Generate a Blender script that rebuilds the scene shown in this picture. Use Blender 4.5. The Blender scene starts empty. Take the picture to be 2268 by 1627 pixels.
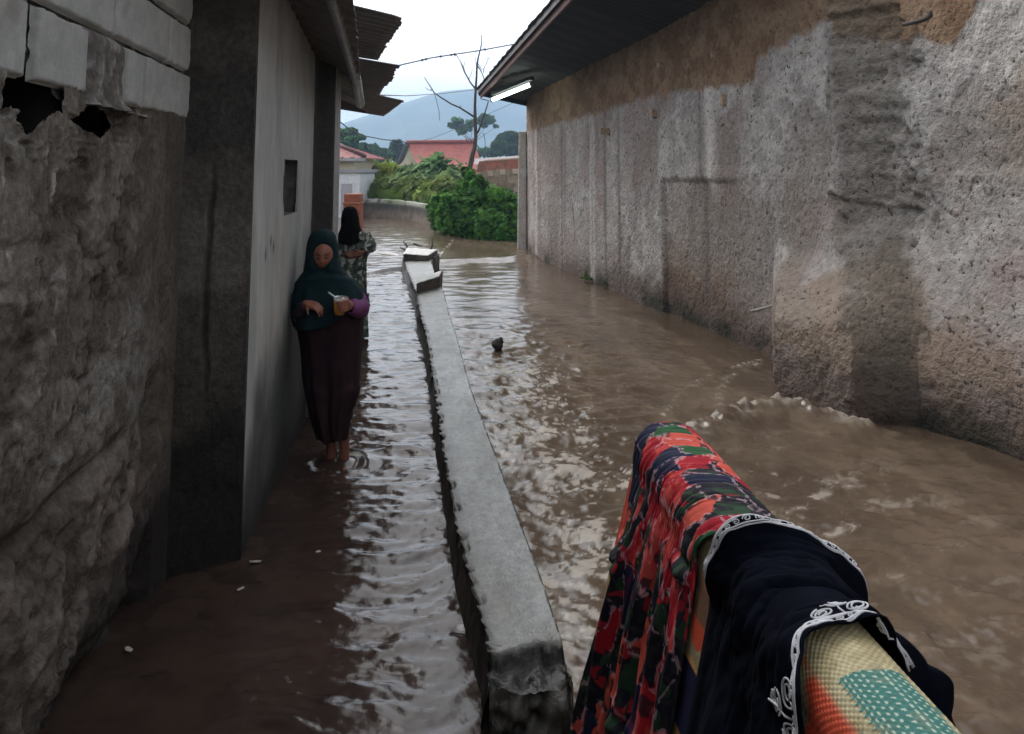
import bpy, math, random
import numpy as np
from mathutils import Vector
R = math.radians
SC = bpy.context.scene
COL = SC.collection
rng = np.random.default_rng(7)

# ------------------------------------------------------------------ camera model
F = 1750.0; PITCH = R(6); HZ = 375.0
CY = HZ - F*math.tan(PITCH); ZC = 1.66
def ray(x, y):
    u = (x-1134)/F; v = (CY-y)/F
    return u, math.cos(PITCH)-v*math.sin(PITCH), math.sin(PITCH)+v*math.cos(PITCH)
def G(x, y, z=0.0):
    a, b, c = ray(x, y); t = (z-ZC)/c
    return np.array([a*t, b*t, z])
def U(x, y, Y):
    a, b, c = ray(x, y); t = Y/b
    return np.array([a*t, Y, ZC+c*t])

# ------------------------------------------------------------------ noise
def _hash(i, j, k, seed):
    i = i.astype(np.int64); j = j.astype(np.int64); k = k.astype(np.int64)
    h = (i*374761393 + j*668265263 + k*2147483647 + seed*974711) & 0xFFFFFFFF
    h = ((h ^ (h >> 13))*1274126177) & 0xFFFFFFFF
    h = ((h ^ (h >> 16))*2246822519) & 0xFFFFFFFF
    return ((h ^ (h >> 15)) & 0xFFFFFF)/float(0xFFFFFF)
def vn(P, seed=0):
    P = np.asarray(P, float); sh = P.shape[:-1]; P = P.reshape(-1, 3)
    I = np.floor(P); f = P-I; f = f*f*f*(f*(f*6-15)+10)
    out = 0
    for a in (0, 1):
        for b in (0, 1):
            for c in (0, 1):
                w = (f[:, 0] if a else 1-f[:, 0])*(f[:, 1] if b else 1-f[:, 1])*(f[:, 2] if c else 1-f[:, 2])
                out = out + w*_hash(I[:, 0]+a, I[:, 1]+b, I[:, 2]+c, seed)
    return (out*2-1).reshape(sh)
def fbm(P, o=4, seed=0, g=.5):
    P = np.asarray(P, float); s = 0; a = 1; t = 0
    for k in range(o):
        s = s+a*vn(P*(2.03**k)+k*7.3, seed+k); t += a; a *= g
    return s/t
def ss(a, b, x):
    t = np.clip((np.asarray(x, float)-a)/(b-a), 0, 1); return t*t*(3-2*t)
def lerp(a, b, t): return a+(b-a)*t
def mixc(c1, c2, t):
    t = np.asarray(t)[..., None]; return np.asarray(c1)*(1-t)+np.asarray(c2)*t

# ------------------------------------------------------------------ materials
def mat(name, c1=(.5, .5, .5), c2=None, scale=4, rough=.8, bump=0, bscale=40, attr=False, detail=.25, dscale=25,
        spec=.5, emit=None, metal=0, trans=0, coords='Object', stretch=(1, 1, 1), bdist=.02, rvar=0, vor=0, sheen=0, ior=None, pits=0, bdet=8):
    m = bpy.data.materials.new(name); m.use_nodes = True
    nt = m.node_tree; N = nt.nodes; L = nt.links
    b = N['Principled BSDF']; tc = N.new('ShaderNodeTexCoord')
    mp = N.new('ShaderNodeMapping'); mp.inputs['Scale'].default_value = stretch
    L.new(tc.outputs[coords], mp.inputs[0]); co = mp.outputs[0]
    def noise(s, d=6):
        n = N.new('ShaderNodeTexNoise'); n.inputs['Scale'].default_value = s; n.inputs['Detail'].default_value = d
        n.inputs['Roughness'].default_value = .62
        L.new(co, n.inputs['Vector']); return n.outputs['Fac']
    def mixrgb(f, a, bb, mode='MIX'):
        x = N.new('ShaderNodeMix'); x.data_type = 'RGBA'; x.blend_type = mode
        for sock, v in ((x.inputs[0], f), (x.inputs[6], a), (x.inputs[7], bb)):
            if hasattr(v, 'links'): L.new(v, sock)
            elif isinstance(v, (int, float)): sock.default_value = v
            else: sock.default_value = (*v, 1)
        return x.outputs[2]
    def ramp(f, p0, p1, v0=0, v1=1):
        x = N.new('ShaderNodeMapRange'); L.new(f, x.inputs[0])
        for k, v in enumerate((p0, p1, v0, v1)): x.inputs[k+1].default_value = v
        return x.outputs[0]
    c = None
    if attr:
        a = N.new('ShaderNodeAttribute'); a.attribute_name = 'Col'; c = a.outputs['Color']
    elif c2 is not None:
        c = mixrgb(ramp(noise(scale), .35, .65), c1, c2)
    if c is None:
        c = mixrgb(0.0, c1, c1)
    if detail:
        g = ramp(noise(dscale, 8), .3, .7, 1-detail, 1+detail)
        cg = N.new('ShaderNodeCombineColor')
        for k in range(3): L.new(g, cg.inputs[k])
        c = mixrgb(1.0, c, cg.outputs[0], 'MULTIPLY')
    h = None
    if vor:
        v = N.new('ShaderNodeTexVoronoi'); v.inputs['Scale'].default_value = vor
        n2 = N.new('ShaderNodeTexNoise'); n2.inputs['Scale'].default_value = vor*.8
        L.new(co, n2.inputs['Vector'])
        mm = N.new('ShaderNodeMixRGB') if False else N.new('ShaderNodeVectorMath'); mm.operation = 'MULTIPLY_ADD'
        L.new(n2.outputs['Color'], mm.inputs[0]); mm.inputs[1].default_value = (3.2/vor,)*3; L.new(co, mm.inputs[2])
        L.new(mm.outputs[0], v.inputs['Vector'])
        h = ramp(v.outputs['Distance'], .15, .85, .8, 0)
        pit = ramp(v.outputs['Distance'], .55, .85, 0, .65)
        pm = N.new('ShaderNodeMath'); pm.operation = 'MULTIPLY'; L.new(pit, pm.inputs[0])
        L.new(ramp(noise(vor*.35, 3), .4, .62), pm.inputs[1])
        c = mixrgb(pm.outputs[0], c, (.035, .03, .027))
    if pits:
        pm = N.new('ShaderNodeMath'); pm.operation = 'MULTIPLY'; L.new(ramp(noise(pits, 3), .41, .33, 0, .9), pm.inputs[0]); L.new(ramp(noise(pits*.12, 3), .30, .50), pm.inputs[1])
        c = mixrgb(pm.outputs[0], c, (.035, .03, .027))
    L.new(c, b.inputs['Base Color'])
    b.inputs['Roughness'].default_value = rough
    if rvar: L.new(ramp(noise(scale*1.7), .3, .7, rough-rvar, rough+rvar), b.inputs['Roughness'])
    b.inputs['Specular IOR Level'].default_value = spec; b.inputs['Metallic'].default_value = metal
    if ior: b.inputs['IOR'].default_value = ior
    if sheen: b.inputs['Sheen Weight'].default_value = sheen
    if trans: b.inputs['Transmission Weight'].default_value = trans
    if emit: b.inputs['Emission Color'].default_value = (*emit[0], 1); b.inputs['Emission Strength'].default_value = emit[1]
    if bump:
        bn = N.new('ShaderNodeBump'); bn.inputs['Strength'].default_value = bump; bn.inputs['Distance'].default_value = bdist
        nn = noise(bscale, bdet)
        if h is not None:
            ad = N.new('ShaderNodeMath'); ad.operation = 'MULTIPLY_ADD'; L.new(nn, ad.inputs[0]); ad.inputs[1].default_value = 1.3; L.new(h, ad.inputs[2]); nn = ad.outputs[0]
        L.new(nn, bn.inputs['Height']); L.new(bn.outputs[0], b.inputs['Normal'])
    return m

# ------------------------------------------------------------------ objects
def wloc(o):
    v = np.zeros(3)
    while o is not None:
        v = v+np.array(o.location); o = o.parent
    return v
def props(o, label=None, cat=None, group=None, kind=None):
    for k, v in (('label', label), ('category', cat), ('group', group), ('kind', kind)):
        if v: o[k] = v
    return o
def empty(name, loc, label, cat, group=None, kind=None):
    o = bpy.data.objects.new(name, None); COL.objects.link(o); o.location = loc
    o.empty_display_size = .1
    return props(o, label, cat, group, kind)
def link(name, V, Fc, m, parent=None, cols=None, smooth=True, origin=None, mi=None):
    V = np.asarray(V, float)
    off = wloc(parent) if parent is not None else (np.array(origin, float) if origin is not None else np.zeros(3))
    me = bpy.data.meshes.new(name)
    me.from_pydata((V-off).tolist(), [], [tuple(int(i) for i in f) for f in Fc]); me.update()
    ms = m if isinstance(m, (list, tuple)) else [m]
    for x in ms: me.materials.append(x)
    if mi is not None: me.polygons.foreach_set('material_index', np.asarray(mi, np.int32))
    if cols is not None:
        c = np.ones((len(V), 4), np.float32); c[:, :3] = np.clip(cols, 0, 1)
        a = me.color_attributes.new('Col', 'FLOAT_COLOR', 'POINT'); a.data.foreach_set('color', c.ravel())
    if smooth: me.polygons.foreach_set('use_smooth', np.ones(len(me.polygons), bool))
    o = bpy.data.objects.new(name, me); COL.objects.link(o)
    if parent is not None: o.parent = parent
    else: o.location = off
    return o
def gridfaces(nu, nv, mask=None, close=False):
    i = np.arange(nu*nv).reshape(nu, nv)
    if close: i = np.concatenate([i, i[:, :1]], 1)
    f = np.stack([i[:-1, :-1], i[1:, :-1], i[1:, 1:], i[:-1, 1:]], -1)
    if mask is not None: f = f[mask]
    return f.reshape(-1, 4)
def grid(name, P, m, parent=None, cols=None, mask=None, smooth=True, origin=None, close=False, flip=False):
    nu, nv = P.shape[:2]
    f = gridfaces(nu, nv, mask, close)
    if flip: f = f[:, ::-1]
    return link(name, P.reshape(-1, 3), f, m, parent, None if cols is None else cols.reshape(-1, 3), smooth, origin)
class MB:
    def __init__(s): s.V = []; s.F = []; s.C = []; s.n = 0
    def add(s, V, Fc, c=None):
        V = np.asarray(V, float).reshape(-1, 3)
        s.V.append(V); s.F += [tuple(int(i)+s.n for i in f) for f in Fc]; s.n += len(V)
        s.C.append(np.ones((len(V), 3))*(np.asarray(c) if c is not None else .5))
        return s
    def box(s, a, b, c=None, jit=0):
        a = np.array(a, float); b = np.array(b, float)
        V = np.array([[a[0] if k & 1 == 0 else b[0], a[1] if k & 2 == 0 else b[1], a[2] if k & 4 == 0 else b[2]] for k in range(8)])
        if jit: V = V+rng.normal(0, jit, V.shape)
        return s.hexa(V, c)
    def hexa(s, V, c=None):     # 8 corners, bit order x,y,z
        return s.add(V, [(0, 2, 3, 1), (4, 5, 7, 6), (0, 1, 5, 4), (2, 6, 7, 3), (0, 4, 6, 2), (1, 3, 7, 5)], c)
    def tube(s, P, r, n=8, c=None, cap=True, flat=None):
        P = np.asarray(P, float); k = len(P); r = np.ones(k)*np.asarray(r, float)
        T = np.gradient(P, axis=0); T /= np.linalg.norm(T, axis=1)[:, None]+1e-9
        up = np.array([0, 0, 1.]) if abs(T[0, 2]) < .9 else np.array([1., 0, 0])
        V = []
        for q in range(k):
            x = np.cross(up, T[q]); x /= np.linalg.norm(x)+1e-9; y = np.cross(T[q], x); up = y
            for j in range(n):
                a = 2*math.pi*j/n
                V.append(P[q]+r[q]*(math.cos(a)*x*(flat[0] if flat else 1)+math.sin(a)*y*(flat[1] if flat else 1)))
        f = [(q*n+j, q*n+(j+1) % n, (q+1)*n+(j+1) % n, (q+1)*n+j) for q in range(k-1) for j in range(n)]
        if cap: f += [tuple(range(n))[::-1], tuple((k-1)*n+j for j in range(n))]
        return s.add(V, f, c)
    def ell(s, ctr, rad, nu=16, nv=24, c=None, fn=None):
        V = []
        for i in range(nu+1):
            th = math.pi*i/nu
            for j in range(nv):
                ph = 2*math.pi*j/nv
                V.append((math.sin(th)*math.cos(ph), math.sin(th)*math.sin(ph), math.cos(th)))
        V = np.array(V)
        if fn is not None: V = fn(V)
        f = [(i*nv+j, (i+1)*nv+j, (i+1)*nv+(j+1) % nv, i*nv+(j+1) % nv) for i in range(nu) for j in range(nv)]
        return s.add(np.asarray(ctr)+V*np.asarray(rad), f, c)
    def build(s, name, m, parent=None, origin=None, smooth=True, attr=False):
        return link(name, np.concatenate(s.V), s.F, m, parent, np.concatenate(s.C) if attr else None, smooth, origin)
def bevel(o, w=.01, seg=2):
    b = o.modifiers.new('bevel', 'BEVEL'); b.width = w; b.segments = seg; b.limit_method = 'ANGLE'; b.angle_limit = R(40); return o
def remesh(o, vox, it=3):
    r = o.modifiers.new('r', 'REMESH'); r.mode = 'VOXEL'; r.voxel_size = vox
    s = o.modifiers.new('s', 'SMOOTH'); s.iterations = it; s.factor = .5
    dg = bpy.context.evaluated_depsgraph_get(); me = bpy.data.meshes.new_from_object(o.evaluated_get(dg))
    o.modifiers.clear(); me.name = o.data.name; o.data = me
    me.polygons.foreach_set('use_smooth', np.ones(len(me.polygons), bool)); return o
def colour(o, fn):
    me = o.data; n = len(me.vertices); V = np.zeros(n*3); me.vertices.foreach_get('co', V)
    V = V.reshape(-1, 3)+wloc(o)
    c = np.ones((n, 4), np.float32); c[:, :3] = fn(V)
    if 'Col' in me.color_attributes: me.color_attributes.remove(me.color_attributes['Col'])
    me.color_attributes.new('Col', 'FLOAT_COLOR', 'POINT').data.foreach_set('color', c.ravel())
def polyd(P, pts):              # distance from Nx2 points to a polyline, and the side
    d = np.full(P.shape[:-1], 1e9); sd = np.zeros(P.shape[:-1])
    for a, b in zip(pts[:-1], pts[1:]):
        a = np.array(a[:2]); b = np.array(b[:2]); ab = b-a
        t = np.clip(((P-a)@ab)/(ab@ab), 0, 1); q = P-(a+t[..., None]*ab); dd = np.hypot(q[..., 0], q[..., 1])
        cr = ab[0]*q[..., 1]-ab[1]*q[..., 0]
        u = dd < d; d = np.where(u, dd, d); sd = np.where(u, np.sign(cr), sd)
    return d, sd

#@@ MATERIALS
m_rub = mat('rubble_stone', attr=True, detail=.38, dscale=38, rough=.92, bump=.9, bscale=60, bdist=.012, spec=.25)
m_blk = mat('aerated_block', attr=True, detail=.10, dscale=60, rough=.9, bump=.25, bscale=120, bdist=.004, spec=.2)
m_plast = mat('grey_plaster', attr=True, detail=.16, dscale=9, rough=.85, bump=.3, bscale=55, bdist=.005, spec=.25, stretch=(1, 1, .35))
m_cast = mat('roughcast', attr=True, detail=.22, dscale=17, rough=.95, bump=1.0, bscale=25, bdist=.028, pits=25, bdet=3.5, spec=.15)
m_conc = mat('wet_concrete', attr=True, detail=.35, dscale=34, rough=.36, bump=.7, bscale=90, bdist=.006, spec=.5, rvar=.12)
m_conc2 = mat('pier_concrete', (.13, .13, .125), (.2, .2, .19), 3, .88, .5, 50, detail=.3, bdist=.006)
m_plast2 = mat('rear_blocker_render', (.16, .15, .14), (.22, .21, .2), 2, .9, .3, 30)
m_dark = mat('dark_interior', (.02, .019, .018), rough=1, detail=.2)
m_tin = mat('old_tin_sheet', (.11, .095, .085), (.17, .15, .14), 2.5, .6, .2, 60, detail=.25, metal=.25, bdist=.004)
m_gut = mat('gutter_metal', (.32, .33, .34), (.22, .22, .23), 6, .4, .1, 60, metal=.3, bdist=.002)
m_wood = mat('weathered_board', (.10, .05, .04), (.16, .08, .065), 8, .75, .3, 60, stretch=(1, .15, 1), bdist=.004)
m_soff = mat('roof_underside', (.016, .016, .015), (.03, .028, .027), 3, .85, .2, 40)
m_red = mat('red_roof_tile', (.19, .028, .018), (.28, .052, .03), 3, .8, .4, 30, detail=.3)
m_redd = mat('dark_red_tile', (.12, .018, .018), (.19, .03, .028), 3, .7, .4, 30, detail=.3)
m_cream = mat('cream_paint', (.55, .47, .34), (.62, .55, .42), 2, .85)
m_white = mat('white_paint', (.62, .63, .66), (.7, .7, .72), 2, .8)
m_grey = mat('grey_paint', (.3, .3, .33), (.36, .36, .38), 3, .8)
m_brick = mat('brick', (.26, .075, .04), (.33, .11, .065), 14, .9, .5, 40, detail=.35)
m_bwall = mat('garden_wall', attr=True, detail=.3, dscale=6, rough=.9, bump=.5, bscale=20)
m_leaf = mat('leaves', attr=True, detail=.15, dscale=3, rough=.75, spec=.12)
_nt = m_leaf.node_tree; _tr = _nt.nodes.new('ShaderNodeBsdfTranslucent'); _mx = _nt.nodes.new('ShaderNodeMixShader'); _mx.inputs[0].default_value = .42
_pb = _nt.nodes['Principled BSDF']; _nt.links.new(_pb.inputs['Base Color'].links[0].from_socket, _tr.inputs['Color'])
_nt.links.new(_pb.outputs[0], _mx.inputs[1]); _nt.links.new(_tr.outputs[0], _mx.inputs[2]); _nt.links.new(_mx.outputs[0], _nt.nodes['Material Output'].inputs['Surface'])
m_bark = mat('bark', (.03, .022, .018), (.06, .045, .035), 8, .9, .5, 30)
m_cable = mat('cable_rubber', (.02, .02, .02), rough=.6, detail=0)
m_hill = mat('mountain_forest', (.012, .035, .022), (.075, .105, .06), .018, .95, detail=.5, dscale=.05)
m_grd = mat('muddy_ground', (.10, .075, .05), (.13, .11, .06), .7, .9, .4, 6)
m_bank = mat('grassy_bank', (.05, .08, .02), (.10, .11, .04), .6, .95, .5, 9, detail=.35)
m_skin = mat('skin', attr=True, detail=.06, dscale=30, rough=.5, spec=.4)
m_mat = mat('woven_straw', attr=True, detail=.12, dscale=160, rough=.75, bump=.25, bscale=300, bdist=.002)
m_red_cloth = mat('printed_cloth', attr=True, detail=.14, dscale=90, rough=.8, bump=.2, bscale=400, bdist=.001, spec=.2)
m_navy = mat('navy_cloth', (.0022, .0027, .006), (.0045, .0058, .013), 6, 1, .2, 500, detail=.2, bdist=.001, spec=.06)
m_trim = mat('white_embroidery', (.52, .53, .56), (.62, .62, .66), 60, .85, .3, 400, bdist=.001)
m_teal = mat('teal_cloth', (.0035, .016, .021), (.005, .022, .028), 8, .85, .2, 200, detail=.15, spec=.2, bdist=.002)
m_plum = mat('plum_cloth', (.021, .010, .013), (.032, .015, .020), 6, .9, .25, 150, detail=.2, spec=.2, bdist=.002)
m_purple = mat('purple_cloth', (.12, .03, .11), (.17, .045, .15), 8, .85, .25, 200, detail=.15, bdist=.002)
m_black = mat('black_cloth', (.004, .004, .0045), rough=.95, detail=.2, spec=.15)
m_camo = mat('patterned_cloth', attr=True, detail=.1, rough=.85)
m_tea = mat('iced_tea', (.55, .22, .03), (.62, .27, .05), 20, .2, detail=.05)
m_clear = mat('clear_plastic', (.8, .8, .78), rough=.15, detail=0, trans=.6)
m_strw = mat('straw_plastic', (.75, .77, .8), rough=.4, detail=0)
m_eye = mat('eye_dark', (.015, .01, .008), rough=.3, detail=0)
m_lamp = mat('tube_light', (.9, .95, .9), rough=.4, detail=0, emit=((.86, 1.0, .9), 9))
m_scrap = mat('pale_scrap', (.6, .58, .52), (.5, .47, .4), 20, .7)
m_debris = mat('dark_debris', (.02, .015, .012), (.05, .035, .03), 20, .7, .4, 60)

#@@ WATER
def curb_edges():
    L = [(1087, 1432), (1048, 1300), (1010, 1150), (985, 1000), (962, 850), (945, 740), (930, 690), (924, 650), (905, 605), (893, 572)]
    Rr = [(1256, 1450), (1198, 1280), (1150, 1150), (1095, 1000), (1042, 860), (1010, 740), (993, 690), (984, 650), (965, 612), (955, 580)]
    return L, Rr
cl, cr_ = curb_edges()
CTOP = .18
CL = np.array([G(x, y, CTOP) for x, y in cl]); CR = np.array([G(x, y, CTOP) for x, y in cr_])
def resample(P, Y):
    return np.stack([np.interp(-Y, -P[::-1, 1], P[::-1, 0]) if False else np.interp(Y, P[:, 1], P[:, 0]), Y], -1)
CM = (CL+CR)/2
jump = [G(*p)[:2] for p in ((1500, 985), (1545, 945), (1620, 912), (1680, 900), (1735, 893), (1800, 905), (1900, 938))]
weir = [G(*p)[:2] for p in ((940, 590), (985, 583), (1080, 579), (1180, 572), (1250, 570))]
arc1 = [G(*p)[:2] for p in ((1470, 912), (1510, 870), (1545, 838), (1610, 812), (1700, 790))]
arc2 = [G(*p)[:2] for p in ((1600, 905), (1590, 870), (1610, 835), (1680, 800))]
def water_z(P):
    x, y = P[..., 0], P[..., 1]
    cx = np.interp(y, CM[:, 1], CM[:, 0])
    left = ss(.05, -.05, x-cx)*ss(14.0, 13.0, y)
    a = x+.15*y; b = y-.15*x
    # path: shingled ripples, stream: rolling turbulence
    wx = .10*fbm(np.stack([a*2.2, b*2.2, 0*a], -1), 2, 31); wy = .12*fbm(np.stack([a*2.2, b*2.2, 0*a+5], -1), 2, 33)
    q = lambda fa, fb, s, o=3: fbm(np.stack([(a+wx)*fa+(b+wy)*.25*fb, (b+wy)*fb, 0*a+s], -1), o, s)
    calm = 1-.72*ss(-.62, -.95, x+.14*(y-2.5))*ss(5.2, 3.2, y)
    zl = calm*(.012*q(2.6, 7.0, 1)+.011*q(5.5, 14, 2, 3)+.0052*q(14, 30, 12, 3))
    turb = ss(1.9, .2, x+.24*(y-8.5)+.0*y)
    zr = (.35+.65*turb)*(.024*q(3.2, 5, 3)+.013*q(8, 11, 4, 3))+.007*q(15, 22, 6, 3)+.0045*turb*q(26, 38, 13, 2)
    zf = .012*q(2.5, 6, 7)+.006*q(7, 14, 8, 2)
    zr = lerp(zr, zf, ss(7.5, 11, y))
    z = lerp(zr-.02, zl, left)
    d, sd = polyd(P, jump)
    n = fbm(np.stack([x*7, y*7, 0*x], -1), 3, 9)
    prof = np.where(sd > 0, np.exp(-(d/.045)**2), np.exp(-(d/.22)**2))
    z = z+(1-left)*(.065+.05*n+.03*fbm(np.stack([x*19, y*19, 0*x], -1), 3, 10))*prof
    dw, sw = polyd(P, weir)
    z = z+.06*ss(-.25, .25, np.where(sw > 0, dw, -dw))*ss(12, 13.5, y)
    for arc in (arc1, arc2):
        da, _ = polyd(P, arc); z = z+.012*np.exp(-(da/.035)**2)
    dp = np.hypot(x+1.0, y-4.7); z = z+.010*np.sin(dp*42)*np.exp(-dp/.22)*left
    foam = np.zeros_like(x)
    n1 = fbm(np.stack([x*5+2*n, y*5, 0*x+3], -1), 4, 21); n2 = fbm(np.stack([(x)*16, y*16+3*n, 0*x+3], -1), 3, 22)
    core = np.exp(-((x-cx-.62)/.45)**2)*ss(8.2, 6.2, y)*ss(2.2, 3.2, y)
    near = np.exp(-((x-cx-.35)/.30)**2)*ss(5.4, 4.2, y)
    n4 = fbm(np.stack([a*44+4*n, b*26, 0*x+6], -1), 3, 27)
    foam = ss(.17, .52, n1*.40+n2*.40+n4*.65+zr*7-.14+.26*core+.10*near)*np.clip(core*1.25+near*.8, 0, 1)*.8
    strk = np.exp(-((x-1.55)/.55)**2)*np.exp(-((y-4.1)/1.0)**2)
    n3 = fbm(np.stack([a*4+b*2, b*11-a*3, 0*x+8], -1), 4, 25)
    foam = np.maximum(foam, ss(.22, .70, n3+.55*n4)*strk*.5)
    foam = np.maximum(foam, np.where(sd > 0, np.exp(-(d/.04)**2), np.exp(-(d/.12)**2))*ss(-.15, .55, n2+.6*n4+.1)*.55)
    for arc in (arc1, arc2):
        da, _ = polyd(P, arc); foam = np.maximum(foam, np.exp(-(da/.03)**2)*ss(-.1, .6, n2+.6*n4)*.5)
    foam *= (1-left)
    foam = np.maximum(foam, (1-left)*np.exp(-((x-cx-.2)/.06)**2)*ss(.0, .5, n2)*.5)
    return z, left, foam, n1
def build_water():
    nv, nu = 560, 620
    t = np.linspace(0, 1, nv); Y = 2.0*(32/2.0)**t
    Y = np.concatenate([np.linspace(-3, 1.98, 40), Y]); nv = len(Y)
    lo = np.maximum(-.74*np.maximum(Y, 2.2), -9); lo = np.where(Y < 2.2, -2.4, np.minimum(lo, -1.6)); hi = np.minimum(.70*np.maximum(Y, 2.2), 3.6)+.4
    hi = np.maximum(hi, 2.6)
    s = np.linspace(0, 1, nu)
    X = lo[:, None]+(hi-lo)[:, None]*s[None]
    P2 = np.stack([X, np.repeat(Y[:, None], nu, 1)], -1)
    z, left, foam, n1 = water_z(P2)
    mud = mixc((.095, .068, .046), (.074, .051, .034), ss(-.4, .4, n1))
    flow = fbm(np.stack([(X+.2*Yc)*6.5+.5*n1, (Yc-.2*X)*.9, 0*X], -1), 4, 28) if False else fbm(np.stack([(P2[..., 0]+.2*P2[..., 1])*7+.8*n1, (P2[..., 1]-.2*P2[..., 0])*1.0, 0*n1], -1), 4, 28)
    mud = mixc(mud, (.140, .104, .074), ss(.05, .5, flow)*.55); mud = mixc(mud, (.048, .033, .023), ss(.05, .5, -flow)*.5)
    path = mixc((.062, .040, .031), (.042, .027, .022), ss(-.4, .4, n1))
    c = mixc(mud, path, left)
    c = c*(1-foam[..., None])+np.array((.40, .36, .31))*foam[..., None]
    P = np.concatenate([P2, z[..., None]], -1)
    m = mat('muddy_water', attr=True, detail=.12, dscale=3, rough=.05, bump=.22, bscale=34, bdist=.006, spec=.5, ior=1.34)
    nt = m.node_tree; b = nt.nodes['Principled BSDF']
    o = grid('flood_water', P, m, cols=c)
    # foam is rougher
    at = o.data.color_attributes.new('Foam', 'FLOAT_COLOR', 'POINT')
    ff = np.ones((foam.size, 4), np.float32); ff[:, :3] = np.maximum(foam, .16*(1-left)).reshape(-1, 1); at.data.foreach_set('color', ff.ravel())
    a = nt.nodes.new('ShaderNodeAttribute'); a.attribute_name = 'Foam'
    mr = nt.nodes.new('ShaderNodeMapRange'); mr.inputs[3].default_value = .045; mr.inputs[4].default_value = .7
    nt.links.new(a.outputs['Fac'], mr.inputs[0]); nt.links.new(mr.outputs[0], b.inputs['Roughness'])
    props(o, 'muddy brown floodwater running over the lane and the stream', 'water', kind='structure')
build_water()

#@@ CURB
def build_curb():
    n = 420
    Y = np.concatenate([np.linspace(2.52, 2.66, 30), np.linspace(2.67, CL[-1, 1], n-30)])
    xl = np.interp(Y, CL[:, 1], CL[:, 0]); xr = np.interp(Y, CR[:, 1], CR[:, 0])
    k = 46
    rows = []
    cols = []
    for i in range(n):
        w = xr[i]-xl[i]
        tt = np.concatenate([np.full(10, 0.), np.linspace(0, 1, k-20), np.full(10, 1.)])
        zz = np.concatenate([np.linspace(-.3, CTOP, 10), np.full(k-20, CTOP), np.linspace(CTOP, -.3, 10)])
        off = np.concatenate([np.linspace(-.055, 0, 10), np.zeros(k-20), np.linspace(0, .05, 10)])
        rows.append(np.stack([xl[i]+w*tt+off, np.full(k, Y[i]), zz], -1))
    P = np.array(rows)
    T = np.repeat(np.linspace(0, 1, k)[None], n, 0)
    top = (P[..., 2] > CTOP-.001)
    nz = fbm(P*np.array([9, 4, 9]), 4, 40); n2 = fbm(P*28, 3, 41); n3 = fbm(P*np.array([3, 1.3, 3]), 3, 43)
    P[..., 2] += np.where(top, .006*nz+.003*n2, 0)
    edge = np.exp(-((np.arange(k)-10)/2.2)**2)[None]
    P[..., 0] += edge*.034*n2+np.where(top, 0, .014*n2+.012*nz)
    P[..., 2] -= edge*np.maximum(0, n2+.15)*.035
    # broken near end
    brk = ss(2.648, 2.60, P[..., 1]+.05*nz+.03*n2+.03*np.sin(T*7))
    P[..., 2] = np.where(top, P[..., 2]-brk*(.055+.03*n2+.03*nz), np.minimum(P[..., 2], CTOP-.055*brk))
    c = mixc((.135, .137, .13), (.225, .23, .222), ss(-.35, .4, nz+.4*n2))
    c = mixc(c, (.12, .115, .095), ss(-.16, .30, n3+.4*nz+.2*n2)*.7*np.where(top, 1, 0))
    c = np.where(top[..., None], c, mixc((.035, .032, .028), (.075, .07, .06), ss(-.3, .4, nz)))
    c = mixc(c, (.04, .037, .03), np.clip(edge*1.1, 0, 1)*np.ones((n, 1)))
    c = mixc(c, (.013, .012, .010), ss(.08, .35, brk))
    root = empty('concrete_kerb', G(1150, 1150), 'long grey concrete kerb wall with a broken near end dividing the lane from the stream', 'kerb')
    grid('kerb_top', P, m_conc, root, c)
    # broken rubble face at the near end
    mb = []
    a, b = P[0, :, :], None
    m = 20
    E = np.array([P[0]+np.array([0, -1, 0])*(.03*np.sin(j/m*3.1))+np.array([0, 0, -1])*0 for j in range(m)])
    for j in range(m):
        f = j/(m-1)
        E[j, :, 2] = P[0, :, 2]*(1-f)+np.minimum(P[0, :, 2], -.12)*f
        E[j, :, 1] = P[0, :, 1]-.03*f
    nn = fbm(E*14, 4, 45); E[1:, :, 1] -= .05*nn[1:]+.03*fbm(E*40, 2, 46)[1:]
    E[..., 1] -= .05*np.exp(-((E[..., 2]-.07)/.02)**2)*0
    cc = mixc((.028, .025, .022), (.07, .064, .054), ss(-.2, .5, nn))
    grid('broken_end', E[:, 8:-8], m_conc, root, cc[:, 8:-8], flip=True)
build_curb()
def slab(name, pts8, m, label, cat, j=.006):
    V = np.array(pts8); o = MB().hexa(V).build(name, m, origin=V.mean(0)-[0, 0, V[:, 2].ptp()/2] if False else V.mean(0), smooth=False)
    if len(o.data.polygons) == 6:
        o.data.materials.append(m_shadeside)
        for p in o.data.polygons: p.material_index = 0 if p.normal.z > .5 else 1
    bevel(o, .018, 2); sd = o.modifiers.new('s', 'SUBSURF'); sd.subdivision_type = 'SIMPLE'; sd.levels = sd.render_levels = 4
    t = bpy.data.textures.new(name, 'CLOUDS'); t.noise_scale = .08; dm = o.modifiers.new('d', 'DISPLACE'); dm.texture = t; dm.strength = j*3
    return props(o, label, cat)
def quadbox(a, b, c, d, h):     # four top corners: near left, near right, far left, far right ; extruded down by h
    T = [np.array(q, float) for q in (a, b, c, d)]
    return [t-np.array([0, 0, h]) for t in T]+T
m_shadeside = mat('shaded_stone_side', (.055, .048, .04), (.11, .095, .08), 9, .5, .5, 50, bdist=.006)  # dark colour stands for the shade on all faces but the top
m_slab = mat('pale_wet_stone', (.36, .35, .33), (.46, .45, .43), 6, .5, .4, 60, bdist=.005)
z1 = .30
nl, nr = G(922, 628, z1), G(974, 612, z1+.02); fl, fr = nl+[.02, .42, .02], nr+[0, .42, .03]
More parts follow.
